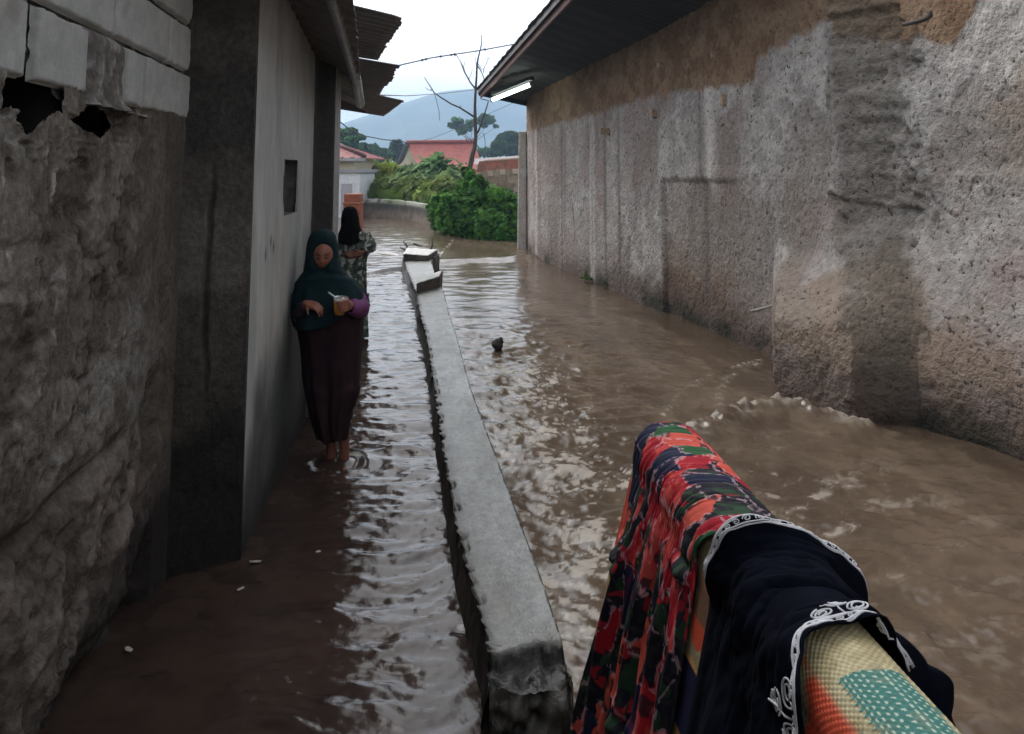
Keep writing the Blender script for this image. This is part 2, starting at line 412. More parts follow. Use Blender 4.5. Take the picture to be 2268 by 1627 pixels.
slab('stone_slab', quadbox(nl, nr, fl, fr, .24), m_slab, 'pale concrete slab lying tilted across the top of the kerb', 'slab')
nl, nr = G(893, 562, .30), G(948, 566, .27); fl, fr = nl+[-.02, .6, .04], nr+[.10, .62, .03]
slab('stone_block', quadbox(nl, nr, fl, fr, .26), m_slab, 'pale stone block with twigs caught on it at the far end of the kerb', 'stone')
nl, nr = G(935, 560, .22), G(962, 572, .20); fl, fr = nl+[0, .4, .03], nr+[.05, .4, .03]
slab('dark_stone', quadbox(nl, nr, fl, fr, .30), mat('dark_stone_mat', (.05, .043, .036), (.09, .08, .07), 8, .7, .5, 50), 'dark broken stone leaning against the pale stone block', 'stone')
pl = [G(810, 553, .09), G(868, 560, .09)]
slab('timber_plank', quadbox(G(806, 557, .05), G(884, 566, .05), G(806, 552, .05), G(880, 561, .05), .06), mat('wet_plank', (.22, .19, .16), (.32, .29, .26), 5, .4, .3, 40), 'pale wet plank lying across the flooded lane beyond the stone block', 'plank')
for (x0, y0, x1, y1) in ((905, 552, 893, 534), (908, 552, 900, 538), (955, 552, 958, 530), (900, 556, 886, 548), (962, 565, 976, 575), (915, 540, 935, 546)):
    a = U(x0, y0, 14.6); b = U(x1, y1, 14.7)
    props(MB().tube([a, (a+b)/2+rng.normal(0, .03, 3), b], [.018, .014, .007], 5).build('dead_twig', m_bark, origin=a), 'small dead twig snagged on the pale stone block', 'twig', 'twigs snagged on the stone block')

#@@ RIGHTWALL
KB = [(.30, 16.6), (.387, 15.63), (1.78, 9.5), (2.357, 7.25), (1.986, 6.11), (2.304, 5.47), (2.706, 5.37), (2.98, 4.8), (3.70, 2.0), (4.4, -2.5)]
KT = [(.30, 16.6), (.387, 15.63), (1.78, 9.5), (2.357, 7.25), (2.40, 7.08), (2.585, 6.29), (2.93, 5.89), (3.17, 5.0), (3.85, 2.0), (4.5, -2.5)]
def build_right():
    segs = [8, 260, 150, 40, 110, 60, 80, 90, 14]
    n = sum(segs)+1; nz = 250
    def poly(K):
        out = []
        for (a, b), k in zip(zip(K[:-1], K[1:]), segs):
            t = np.linspace(0, 1, k, endpoint=False)
            if k == 260: t = 1-(1-t)**1.0
            out.append(np.stack([lerp(a[0], b[0], t), lerp(a[1], b[1], t)], -1))
        return np.concatenate(out+[np.array([K[-1]])])
    B, T = poly(KB), poly(KT)
    z = np.linspace(-.35, 4.3, nz)
    idx = np.concatenate([np.full(k, q) for q, k in enumerate(segs)]+[[len(segs)-1]])
    P = np.zeros((n, nz, 3)); Bx = np.repeat(B[:, None], nz, 1); Tx = np.repeat(T[:, None], nz, 1); Z = np.repeat(z[None], n, 0)
    P[..., 2] = Z
    wob = .10*fbm(np.concatenate([Bx*1.3, Z[..., None]*.6], -1), 3, 50)
    f = ss(.52, 1.02, Z+wob); ff = ss(.25, 1.5, Z+wob)
    late = ss(sum(segs[:4])+10, sum(segs[:6]), np.arange(n))[:, None]
    f = lerp(f, ff, late)
    P[..., :2] = Bx*(1-f[..., None])+Tx*f[..., None]
    # normal (left/out of wall)
    dx = np.gradient(P[..., 0], axis=0); dy = np.gradient(P[..., 1], axis=0); l = np.hypot(dx, dy)+1e-9
    nx, ny = dy/l, -dx/l
    y = P[..., 1]
    q = fbm(P*1.1, 4, 51); q2 = fbm(P*5, 4, 52); q3 = fbm(P*16, 3, 53)
    nearf = ss(9, 6, y)
    disp = .035*q*nearf+.014*q2*(.4+.6*nearf)+.010*q3
    # ledge and bulge line half way up, far panels thicker below
    disp += .02*ss(1.70, 1.60, Z+.05*q2)*ss(8.8, 7.4, y)
    # step of the lower panel at Y = 9.5
    stp = ss(9.53, 9.47, y)*ss(1.58, 1.50, Z+.02*q2)*ss(7.25, 8.4, y)
    disp -= .05*stp
    # ragged horizontal clefts on the camera-facing side of the buttress
    ii = np.arange(n)[:, None]+26*q2+12*q3
    face = ss(555, 575, ii)*ss(640, 618, ii)
    disp += face*(.07*fbm(np.stack([P[..., 0]*2.5, y*2.5, Z*9], -1), 3, 54)+.03*q3-.07*ss(.25, .45, fbm(np.stack([P[..., 0]*2+y*2, 0*y, Z*7], -1), 3, 56)))
    joints = [15.2, 13.6, 12.0, 10.9, 8.55, 11.45]
    jl = np.zeros_like(y)
    for j in joints: jl = np.maximum(jl, np.exp(-((y-j+.02*q2)/.05)**2))
    disp += .018*np.exp(-((y-12.0)/.09)**2)+.02*np.exp(-((y-8.3)/.10)**2)*ss(.2, 1.6, Z)-.012*jl
    P[..., 0] += -np.abs(nx)*disp; P[..., 1] += -np.abs(ny)*disp*np.where(dx > 0, 1, -1)*0
    # colours
    wob2 = .07*q2+.05*q3
    zb = np.interp(-y, [-16.6, -15.6, -12, -9.5, -7.46, -7.40, -6.3, -5.9, -5.3, -5.0, 2.5],
                   [2.42, 2.42, 2.49, 2.55, 2.50, 2.70, 2.88, 2.72, 2.85, 3.0, 3.2])
    zb = lerp(zb, 2.62+.2*fbm(np.stack([y*4, 0*y, 0*y], -1), 2, 66), ss(6.35, 6.2, y)*ss(5.0, 5.5, y+.1*q2))
    band = ss(-.03, .03, Z+wob2-zb)
    white = mixc((.27, .25, .232), (.385, .36, .336), ss(-.35, .35, q2+.7*q3))
    pink = mixc((.27, .222, .205), (.23, .188, .17), ss(-.4, .4, q3))
    c = mixc(white, pink, ss(-.25, .35, q+.5*q2-.02+.25*ss(8.5, 11, y)*ss(1.0, 1.6, Z)+.12*ss(1.55, 1.35, Z)*ss(9, 8, y)-.35*ss(7.5, 7.0, y)*ss(1.7, 1.9, Z)))
    pat = stp*(.75+.25*q2)
    c = mixc(c, (.165, .112, .080), np.clip(pat*ss(1.1, .2, Z+.4*q2)+.45*pat, 0, .9))
    brown = mixc((.15, .092, .056), (.22, .148, .096), ss(-.4, .4, q2+.4*q3))
    c = mixc(c, brown, band)
    # buttress: earthy lower half, greenish-brown camera side with its shade painted in
    earth = ss(.1, .5, fbm(P*1.6, 3, 57)+.45*ss(1.0, .1, Z))*ss(7.2, 6.6, y)
    c = mixc(c, (.205, .150, .108), earth*.75)
    c = mixc(c, (.115, .100, .080), np.clip(face*.75*(.75+.5*q2), 0, 1))
    flk = fbm(P*np.array([1.5, 1.5, 1.1])+11, 4, 61); fm_ = ss(.20, .225, flk+.12*q3)*(1-band)
    c = mixc(c, (.185, .155, .135), fm_*.55); P[..., 0] += np.abs(nx)*.012*fm_
    crk = np.exp(-(fbm(P*np.array([1.2, 1.2, .8])+5, 4, 62)/.010)**2)*ss(.0, .25, fbm(P*.7, 2, 63)); c = mixc(c, (.045, .038, .032), crk*.75*(1-band))
    # bottom stains
    st = ss(.52, .05, Z+.28*q+.18*q2)
    c = mixc(c, (.085, .058, .045), st*.85)
    c = mixc(c, (.028, .028, .02), ss(.22, .03, Z+.14*q2)*ss(-.1, .3, fbm(P*1.8, 3, 58))*.9)
    # vertical run stains and joint strips
    run = fbm(np.stack([y*3.2, 0*y, Z*.35], -1), 3, 59)
    c = mixc(c, (.13, .105, .09), ss(.25, .6, run)*.4*(1-band))
    c = mixc(c, (.52, .49, .46), np.exp(-((y-12.0)/.09)**2)*.9*(1-band)+np.exp(-((y-8.3)/.10)**2)*.8*ss(1.2, 1.7, Z)*(1-band)+np.exp(-((y-15.3)/.1)**2)*.5*(1-band))
    c = mixc(c, (.10, .085, .08), jl*.55*(1-band))
    root = empty('rendered_building', (1.78, 9.5, 0), 'long building with a rough grey rendered wall, brown upper band and dark overhanging roof', 'building')
    grid('wall', P, m_cast, root, c)
    return root, P
RB, RP = build_right()
mb = MB()
a = U(1166, 290, 16.6); b = G(1183, 565)
mb.hexa([(.10, 16.75, -.3), (.30, 16.75, -.3), (.14, 17.2, -.3), (.36, 17.2, -.3), (.14, 16.75, 2.44), (.30, 16.75, 2.44), (.18, 17.2, 2.44), (.36, 17.2, 2.44)])
mb.V[0][:, 1] -= .3
bevel(mb.build('end_pillar', mat('end_pillar_render', (.50, .47, .44), (.38, .33, .29), 5, .9, .5, 30), RB, smooth=False), .02)
def stub(x, y, Y, w, h, L, m=None, nm='pipe_stub'):
    c = U(x, y, Y)
    o = MB().box(c+[-L, -w/2, -h/2], c+[.12, w/2, h/2], jit=.004).build(nm, m or m_brick, RB, smooth=False); bevel(o, .006); return o
m_stub = mat('stub_timber', (.25, .17, .11), (.34, .25, .18), 10, .9, .3, 40)
for x, y, Y, s in ((1341, 290, 11.25, .075), (1455, 252, 9.65, .085), (1612, 222, 8.02, .10), (1205, 330, 15.0, .07), (1476, 198, 9.4, .06), (1468, 146, 9.5, .05), (1590, 122, 8.2, .05)):
    stub(x, y, Y, s, s*1.15, .07, m_stub, 'wall_stub')
hp = [U(2003, 50, 5.75)+d for d in ([.1, 0, -.02], [.0, .0, -.02], [-.06, -.02, -.01], [-.10, -.04, .0], [-.115, -.05, .05])]
hp = [U(2000, 55, 5.6), U(2025, 50, 5.5), U(2048, 44, 5.45), U(2060, 36, 5.45), U(2058, 26, 5.45)]
MB().tube(hp, [.016, .016, .017, .02, .021], 10).build('iron_hook', mat('rusty_iron', (.03, .02, .016), (.06, .035, .025), 20, .7, .3, 60), RB)
pts = [U(1663, 690, 7.35), U(1690, 684, 7.3), U(1716, 676, 7.25)]
MB().tube(pts, [.012, .014, .010], 7).build('tie_rod', mat('pale_stick', (.4, .38, .32), (.28, .25, .2), 30, .8), RB)

def build_roof():
    E = [np.array(v) for v in ((-.637, 15, 3.116), (.555, 9, 3.611), (.87, 7.4, 3.73), (1.08, 6.4, 3.80))]
    W = [np.array(v) for v in ((.50, 16.9, 3.02), (2.00, 9.6, 3.22), (2.58, 7.4, 3.40), (2.75, 6.5, 3.50))]
    n = 240; m = 8
    t = np.linspace(0, 3, n); ip = lambda K: np.stack([np.interp(t, range(4), [k[i] for k in K]) for i in range(3)], -1)
    e, w = ip(E), ip(W)
    s = np.linspace(0, 1.25, m)
    P = e[:, None]*(1-s[None, :, None])+w[:, None]*s[None, :, None]
    cor = .007*np.sin(np.linspace(0, 150, n)*2)[:, None]
    up = P.copy(); up[..., 2] += .07+cor; lo = P.copy(); lo[..., 2] += .045+cor
    jag = .007*rng.normal(size=n); up[:, 0, 0] += jag-.05; lo[:, 0, 0] += jag-.05
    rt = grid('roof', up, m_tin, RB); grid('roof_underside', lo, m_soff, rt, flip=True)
    # fascia boards along the eave
    for nm, d, h0, h1, th, mm in (('metal_edging', -.02, -.03, .075, .012, m_tin), ('fascia_board', .03, -.11, .035, .03, m_wood)):
        a = e.copy(); a[:, 0] += d
        V = np.stack([a+[0, 0, h1], a+[0, 0, h0], a+[th, 0, h0], a+[th, 0, h1]], 1)
        grid(nm, V, mm, rt, close=True, smooth=False)
    # end edging and rafters
    q0, q1 = P[0, 0], P[0, -1]
    d = (q1-q0); mb = MB()
    mb.hexa([q0+[0, 0, -.06], q1+[0, 0, -.06], q0+[0, .04, -.06], q1+[0, .04, -.06], q0+[0, 0, .05], q1+[0, 0, .05], q0+[0, .04, .05], q1+[0, .04, .05]])
    mb.build('end_board', m_soff, rt, smooth=False)
build_roof()
lp = [U(1092, 221, 14.1), U(1177, 187, 13.0)]
lamp = empty('fluorescent_lamp', (lp[0]+lp[1])/2, 'lit white fluorescent tube lamp under the dark roof eave', 'lamp')
dv = (lp[1]-lp[0]); MB().tube([lp[0]+dv*.0, lp[1]], .034, 14).build('tube', m_lamp, lamp)
MB().tube([lp[0]-dv*.03, lp[0]+dv*.005], .045, 12).build('end_socket', m_gut, lamp); MB().tube([lp[1]-dv*.005, lp[1]+dv*.03], .045, 12).build('end_socket', m_gut, lamp)
a, b = lp[0]+[0, 0, .07], lp[1]+[0, 0, .07]
MB().hexa([a+[-.04, 0, 0], a+[.04, 0, 0], b+[-.04, 0, 0], b+[.04, 0, 0], a+[-.04, 0, .06], a+[.04, 0, .06], b+[-.04, 0, .06], b+[.04, 0, .06]]).build('lamp_batten', m_soff, lamp, smooth=False)
for x, y, lbl in ((1312, 622, 'small green weed at the wall foot, the farther and darker of two'), (1362, 634, 'small bright green weed at the wall foot, the nearer of two')):
    c = G(x, y); mb = MB()
    for k in range(60):
        d = rng.normal(0, 1, 3); d[2] = abs(d[2]); d /= np.linalg.norm(d); l = rng.uniform(.06, .15)
        a = c+rng.normal(0, .06, 3)*[1, 1, 0]+[-.05, 0, .02]; e = a+d*l; w = np.cross(d, [0, 0, 1])*.022
        mb.add([a, a+d*l*.5+w, e, a+d*l*.5-w], [(0, 1, 2, 3)], np.array((.06, .11, .025))*rng.uniform(.6, 1.5))
    props(mb.build('wall_weed', m_leaf, origin=c, attr=True, smooth=False), lbl, 'weed', 'weeds at the wall foot')

#@@ LEFTHOUSE
LA, LB = np.array((-1.398, 3.40)), np.array((-.60, -1.8))      # rubble wall plan line (upper), column end to behind the camera
LA0 = np.array((-1.142, 1.75))
ldir = (LA0-LA)/np.linalg.norm(LA0-LA); lnor = np.array((-ldir[1], ldir[0])); lnor = lnor if lnor[0] > 0 else -lnor
def build_left():
    root = empty('block_house', (-1.3, 3.0, 0), 'old house corner with rough stone wall below and pale aerated blocks above', 'house')
    Llen = 5.6; ztop = 1.885
    s = np.concatenate([np.linspace(-.14, .86, 110), np.linspace(.865, 1.75, 178), np.linspace(1.76, 2.3, 50), np.linspace(2.32, Llen, 60)]); z = np.concatenate([np.linspace(-.3, 1.68, 175), np.linspace(1.684, ztop, 52)])
    S, Z = np.meshgrid(s, z, indexing='ij')
    xy = LA+S[..., None]*ldir
    P = np.concatenate([xy, Z[..., None]], -1)
    q = fbm(P*2.2, 4, 70); q2 = fbm(P*7, 4, 71); q3 = fbm(P*24, 3, 72); q4 = fbm(P*np.array([3, 3, 9]), 3, 73)
    low = ss(.95, .75, Z+.12*q+.1*S)
    rough_ = ss(.35, .8, S)
    chip = ss(.16, .42, fbm(P*np.array([5, 5, 13]), 4, 79)); lump = np.abs(fbm(P*6.5, 3, 78))
    disp = .022*q+.007*q2+(.003+.005*rough_)*q3+.006*fbm(P*58, 3, 77)*rough_-.013*rough_*chip+low*(.035*q2+.055*q+.05*(.35-lump)-.02)
    disp -= .05*np.exp(-((Z-.74-.05*q)/.035)**2)*ss(.5, .9, S)      # cleft
    disp -= .03*low
    disp -= .06*ss(.25, 0, Z)
    disp = np.where(S < .16, lerp(-.01, np.maximum(disp, -.03), ss(0, .16, S)), disp)
    # ragged top edge near the holes
    P[..., :2] += disp[..., None]*lnor
    v = lambda x, y: None
    gz = mixc((.115, .100, .085), (.215, .195, .17), ss(-.35, .45, q2+.4*q3))
    c = mixc(gz, (.27, .26, .24), ss(.22, .5, fbm(P*3.3, 3, 74)+.25*q3)*.75)
    lo_c = mixc((.13, .105, .09), (.27, .225, .20), ss(-.3, .4, q2))
    c = mixc(c, lo_c, low)
    c = mixc(c, (.085, .075, .064), ss(.9, .2, S)*.65*ss(.3, .9, Z))      # smoother dark render near column
    c = mixc(c, (.05, .055, .04), ss(.05, .45, fbm(P*1.5, 3, 75))*low*.35)
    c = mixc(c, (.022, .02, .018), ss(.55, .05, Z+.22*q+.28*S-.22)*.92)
    c = mixc(c, (.5, .49, .47), ss(.42, .55, fbm(P*np.array([14, 14, 8]), 3, 76))*ss(1.0, 1.5, S)*.8*ss(.6, .9, Z))
    crk = np.exp(-(fbm(P*np.array([2.2, 2.2, 2.8])+5, 4, 85)/.014)**2)*ss(-.1, .2, fbm(P*1.1, 2, 86)); c = mixc(c, (.022, .02, .018), crk*.85)
    flk = ss(.16, .18, fbm(P*3.2+3, 4, 87)+.1*q3)*rough_; c = mixc(c, (.085, .07, .055), flk*.6); P[..., :2] -= (.012*flk+.008*crk)[..., None]*lnor
    # two holes
    def hole(x0, y0, x1, y1):
        def sz(x, y):
            u, b, cz = ray(x, y); # intersect with plan line
            # (LA + s*ldir) parallel to (u,b)
            A = np.array([[ldir[0], -u], [ldir[1], -b]]); sol = np.linalg.solve(A, -LA); return sol[0], ZC+cz*sol[1]
        a, b = sz(x0, y0), sz(x1, y1); return a, b
    h1 = hole(3, 165, 136, 240); h2 = hole(172, 236, 252, 296)
    global SZ
    sm = lambda A: (A[:-1, :-1]+A[1:, 1:])/2
    Sm, Zm, Qm = sm(S), sm(Z), sm(q2)
    m1 = (Sm < h1[0][0]) & (Sm > h1[1][0]) & (Zm > 1.80-.045*np.exp(-((Sm-1.5)/.08)**2)+.02*sm(q3)+.02*Qm)
    c2s, c2z = (h2[0][0]+h2[1][0])/2, (h2[0][1]+h2[1][1])/2
    m2 = (np.abs(Sm-c2s)/.15)**2+((Zm-c2z+.25*(Sm-c2s)*0)/.045)**2 < 1+.6*Qm+.5*sm(q3)
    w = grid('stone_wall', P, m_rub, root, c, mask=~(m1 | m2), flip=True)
    bk = lambda s0, s1, z0, z1, d=.28: None
    mbh = MB()
    for (s0, s1, z0, z1) in ((h1[1][0]-.06, h1[0][0]+.06, 1.60, 2.0), (h2[1][0]-.75, h2[0][0]+.08, 1.60, 1.98)):
        for k in range(2):
            pass
        a = LA+s0*ldir; b = LA+s1*ldir; d = .3
        V = [np.append(a-lnor*d, z0), np.append(b-lnor*d, z0), np.append(a-lnor*.03, z0), np.append(b-lnor*.03, z0)]
        V += [x+np.array([0, 0, z1-z0]) for x in V]
        mbh.add(V, [(0, 1, 5, 4), (0, 2, 3, 1), (4, 5, 7, 6), (0, 4, 6, 2), (1, 3, 7, 5)])
    mbh.build('cavity', m_dark, w, smooth=False)
    # aerated blocks
    def szp(x, y):
        u, b, cz = ray(x, y); A = np.array([[ldir[0], -u], [ldir[1], -b]]); sol = np.linalg.solve(A, -LA); return sol[0], ZC+cz*sol[1]
    V = []; Fs = []; Cs = []; mbk = MB()
    z0 = 1.872; hcourse = .19
    for ci in range(8):
        zc0 = z0+ci*(hcourse+.012); x = -.02-(.35 if ci % 2 else 0)+(.0)
        if ci == 0: edges = [(.01, .62), (.645, .83), (1.17, 1.505), (1.56, 1.86), (1.90, 2.35), (2.37, 2.95), (2.97, 3.5), (3.52, 4.1), (4.12, 5.6)]
        else:
            edges = []; x = .02 if ci % 2 == 0 else .02
            first = .32 if ci % 2 else .60
            e = x
            L = first
            while e < 5.6:
                edges.append((e, min(e+L, 5.6))); e += L+.014; L = .60
        for (a, b) in edges:
            t = .006+rng.uniform(-.004, .004)
            ed_ = np.array([0, .002, .005, .01]); ss_ = np.concatenate([a+ed_, np.linspace(a+.02, b-.02, 24), b-ed_[::-1]]); zz = np.concatenate([zc0+ed_, np.linspace(zc0+.018, zc0+hcourse-.018, 12), zc0+hcourse-ed_[::-1]]); nS = len(ss_); nZ = len(zz)
            SS, ZZ = np.meshgrid(ss_, zz, indexing='ij')
            ed = np.minimum(np.minimum(SS-a, b-SS), np.minimum(ZZ-zc0, zc0+hcourse-ZZ))
            xy = LA+SS[..., None]*ldir; Q = np.concatenate([xy, ZZ[..., None]], -1)
            nn = fbm(Q*22, 3, 80+ci); off = t-.022*ss(.0055, 0, ed+.004*ss(.1, .5, nn)-.002)+.001*nn-.02*ss(.035, .0, np.minimum(np.hypot(SS-a, ZZ-zc0), np.hypot(b-SS, ZZ-zc0))-.02*nn)*rng.integers(0, 2)
            Q[..., :2] += off[..., None]*lnor
            tone = rng.uniform(.9, 1.08)
            cc = mixc((.40, .415, .41), (.47, .48, .475), ss(-.4, .4, nn))*tone
            cc = mixc(cc, (.22, .20, .17), ss(.25, .6, fbm(Q*4, 3, 90+ci))*.5)
            mbk.add(Q, gridfaces(nS, nZ)[:, ::-1]); mbk.C[-1] = cc.reshape(-1, 3)
    mbk.build('block_wall', m_blk, root, attr=True)
    # mortar behind and between blocks
    s = np.linspace(0, 5.6, 300); z = np.linspace(1.845, 3.6, 130); S, Z = np.meshgrid(s, z, indexing='ij')
    Q = np.concatenate([LA+S[..., None]*ldir, Z[..., None]], -1); nn = fbm(Q*18, 4, 99); n0 = fbm(Q*5, 3, 98)
    mcol = ss(.81, .84, S)*ss(1.18, 1.15, S)*ss(2.08, 2.05, Z)
    off = -.026+.012*nn+mcol*(.028+.02*n0)
    low = ss(1.88, 1.83, Z+.03*n0); off = off+low*.03*(1+nn)
    hm = ~((sm(S) < h1[0][0]) & (sm(S) > h1[1][0]) & (sm(Z) < h1[0][1]+.01))
    Q[..., :2] += off[..., None]*lnor
    cc = mixc((.14, .13, .12), (.26, .25, .235), ss(-.2, .4, nn)); cc = mixc(cc, (.40, .40, .385), ss(.2, .5, nn+.3*n0)*.8)
    grid('mortar', Q, m_rub, root, cc, mask=hm, flip=True)
    # corner column
    A = np.array((-1.43, 3.392)); B = np.array((-1.16, 3.575)); n1, n2 = 60, 190
    t = np.linspace(0, 1, n1); z = np.linspace(-.3, 3.4, n2); T, Z = np.meshgrid(t, z, indexing='ij')
    xy = A+T[..., None]*(B-A); nor = np.array((B-A)[::-1]*[1, -1]); nor /= np.linalg.norm(nor)
    Q = np.concatenate([xy, Z[..., None]], -1); a1 = fbm(Q*5, 4, 101); a2 = fbm(Q*22, 3, 102)
    off = .015*a1+.007*a2-.03*np.exp(-((T-.45-.1*a1)/.03)**2)*ss(1.75, 1.5, Z)*ss(.6, .9, Z)
    off = off*ss(0, .08, T)*ss(1, .92, T)
    Q[..., :2] += off[..., None]*nor
    cc = mixc((.052, .050, .047), (.085, .080, .073), ss(-.3, .4, a1+.3*a2))
    cc = mixc(cc, (.20, .20, .19), ss(1.95, 1.7, Z+.2*a1)*ss(-.05, .3, fbm(Q*3.1, 3, 103)+.05)*.75)
    cc = mixc(cc, (.10, .09, .078), ss(1.8, 1.6, Z)*.6)
    cc = mixc(cc, (.018, .018, .016), ss(.95, .45, Z+.2*a1)*.95)
    grid('corner_column', Q, m_rub, root, cc)
    return root
LH = build_left()
PW0, PW1 = np.array((-1.165, 3.57)), np.array((-1.375, 5.47))
def build_plaster():
    root = empty('plastered_house', (-1.27, 4.6, 0), 'narrow house with smooth grey plaster wall stained dark at its foot beside the lane', 'house')
    d = PW1-PW0; L = np.linalg.norm(d); d /= L; nor = np.array((-d[1], d[0])); nor = nor if nor[0] > 0 else -nor
    s = np.linspace(0, L, 220); z = np.linspace(-.3, 3.3, 280); S, Z = np.meshgrid(s, z, indexing='ij')
    Q = np.concatenate([PW0+S[..., None]*d, Z[..., None]], -1)
    a1 = fbm(Q*2, 4, 110); a2 = fbm(Q*12, 3, 111); a3 = fbm(np.stack([S*5+.6*a1, 0*S, Z*.9], -1), 4, 112)
    Q[..., :2] += (.006*a1+.002*a2-.02*ss(1.2, .0, Z)*0)[..., None]*nor
    # ragged left edge
    def szp(x, y):
        u, b, cz = ray(x, y); A = np.array([[d[0], -u], [d[1], -b]]); sol = np.linalg.solve(A, -PW0); return sol[0], ZC+cz*sol[1]
    n0, n1 = szp(632, 352), szp(656, 470)
    sm = lambda A: (A[:-1, :-1]+A[1:, 1:])/2
    hole = (sm(S) > n0[0]+.01*sm(a2)) & (sm(S) < n1[0]+.01*sm(a2)) & (sm(Z) > n1[1]) & (sm(Z) < n0[1])
    c = mixc((.37, .38, .372), (.45, .455, .445), ss(-.4, .4, a1+.3*a3))
    p0, p1 = szp(590, 520), szp(625, 800)
    patch = ss(p0[0]-.02, p0[0]+.02, S+.02*a2)*ss(p1[0]+.03, p1[0]-.03, S+.05*a1)*ss(p1[1]-.05, p1[1]+.06, Z+.05*a2)*ss(p0[1]+.15, p0[1], Z)
    c = mixc(c, (.40, .385, .35), patch*.6)
    c = mixc(c, (.22, .235, .235), ss(.05, .6, a3)*.4)
    c = mixc(c, (.27, .19, .15), ss(.25, .5, a1)*ss(1.9, 2.4, Z)*.5)
    damp = ss(.95, .35, Z+.35*a1+.2*a3-.22*(S-.6))
    c = mixc(c, (.045, .048, .046), damp*.9)
    c = mixc(c, (.02, .02, .019), ss(.35, .05, Z+.15*a1)*.8)
    for (x, y) in ((600, 535), (606, 548), (588, 565)):
        q = szp(x, y); c = mixc(c, (.03, .03, .03), np.exp(-(((S-q[0])/.02)**2+((Z-q[1])/.03)**2)))
    w = grid('plaster_wall', Q, m_plast, root, c, mask=~hole)
    # slot niche with brick at the back
    mb = MB(); dpt = .10
    a = PW0+(n0[0]-.02)*d; b = PW0+(n1[0]+.03)*d
    V = [np.append(a-nor*dpt, n1[1]), np.append(b-nor*dpt, n1[1]), np.append(a, n1[1]), np.append(b, n1[1])]
    V += [x+np.array([0, 0, n0[1]-n1[1]]) for x in V]
    mb.add(V, [(0, 4, 5, 1), (0, 1, 3, 2), (4, 6, 7, 5), (0, 2, 6, 4), (1, 5, 7, 3)])
    mb.build('wall_niche', mat('niche_mortar', (.09, .085, .08), (.17, .16, .15), 14, .95, .6, 50), w, smooth=False)
    # end pier: shade painted into the front, light into the street strip
    x0 = PW1[0]-.02; A = U(712, 400, 5.47)[0]; 
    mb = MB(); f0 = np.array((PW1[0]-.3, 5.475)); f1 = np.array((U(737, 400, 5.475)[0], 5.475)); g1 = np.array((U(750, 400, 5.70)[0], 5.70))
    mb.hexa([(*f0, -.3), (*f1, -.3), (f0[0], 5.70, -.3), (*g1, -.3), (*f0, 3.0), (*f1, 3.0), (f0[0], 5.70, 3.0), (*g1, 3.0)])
    bevel(mb.build('end_pier', mat('pier_render_shaded', (.040, .039, .037), (.065, .063, .06), 3, .9, .5, 30), root, smooth=False), .006)
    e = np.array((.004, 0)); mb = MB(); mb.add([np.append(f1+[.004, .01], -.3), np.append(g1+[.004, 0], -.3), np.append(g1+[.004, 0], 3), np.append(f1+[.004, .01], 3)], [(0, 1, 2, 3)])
    mb.build('pier_lit_side', mat('pier_lit_plaster', (.28, .28, .275), (.34, .34, .335), 3, .9, .4, 40), root, smooth=False)
    return root
PH = build_plaster()
def corr_sheet(NL, NR, FL, FR, name, parent, n=160, amp=.006, waves=16, jag=.035, th=.01):
    a = np.linspace(0, 1, n); b = np.linspace(0, 1, 10)
    NL, NR, FL, FR = map(np.array, (NL, NR, FL, FR))
    Lq = NL+(FL-NL)*a[:, None]; Rq = NR+(FR-NR)*a[:, None]
    P = Lq[:, None]+(Rq-Lq)[:, None]*b[None, :, None]
    P[..., 2] += amp*np.sin(a*waves*2*math.pi)[:, None]
    P[:, -1, 0] += jag*np.round(2*fbm(np.stack([a*5, 0*a, 0*a], -1), 2, int(abs(NR[1]*100))))/2+.004*rng.normal(size=n)
    up = P.copy(); up[..., 2] += th
    n_, m_ = P.shape[:2]
    V = np.concatenate([P.reshape(-1, 3), up.reshape(-1, 3)]); f1 = gridfaces(n_, m_); f2 = gridfaces(n_, m_)+n_*m_
    i = np.arange(n_*m_).reshape(n_, m_); rim = np.concatenate([i[0], i[1:, -1], i[-1, -2::-1], i[-2:0:-1, 0]])
    f3 = [(rim[k], rim[(k+1) % len(rim)], rim[(k+1) % len(rim)]+n_*m_, rim[k]+n_*m_) for k in range(len(rim))]
    return link(name, V, list(f1)+list(f2[:, ::-1])+f3, m_tin, parent)
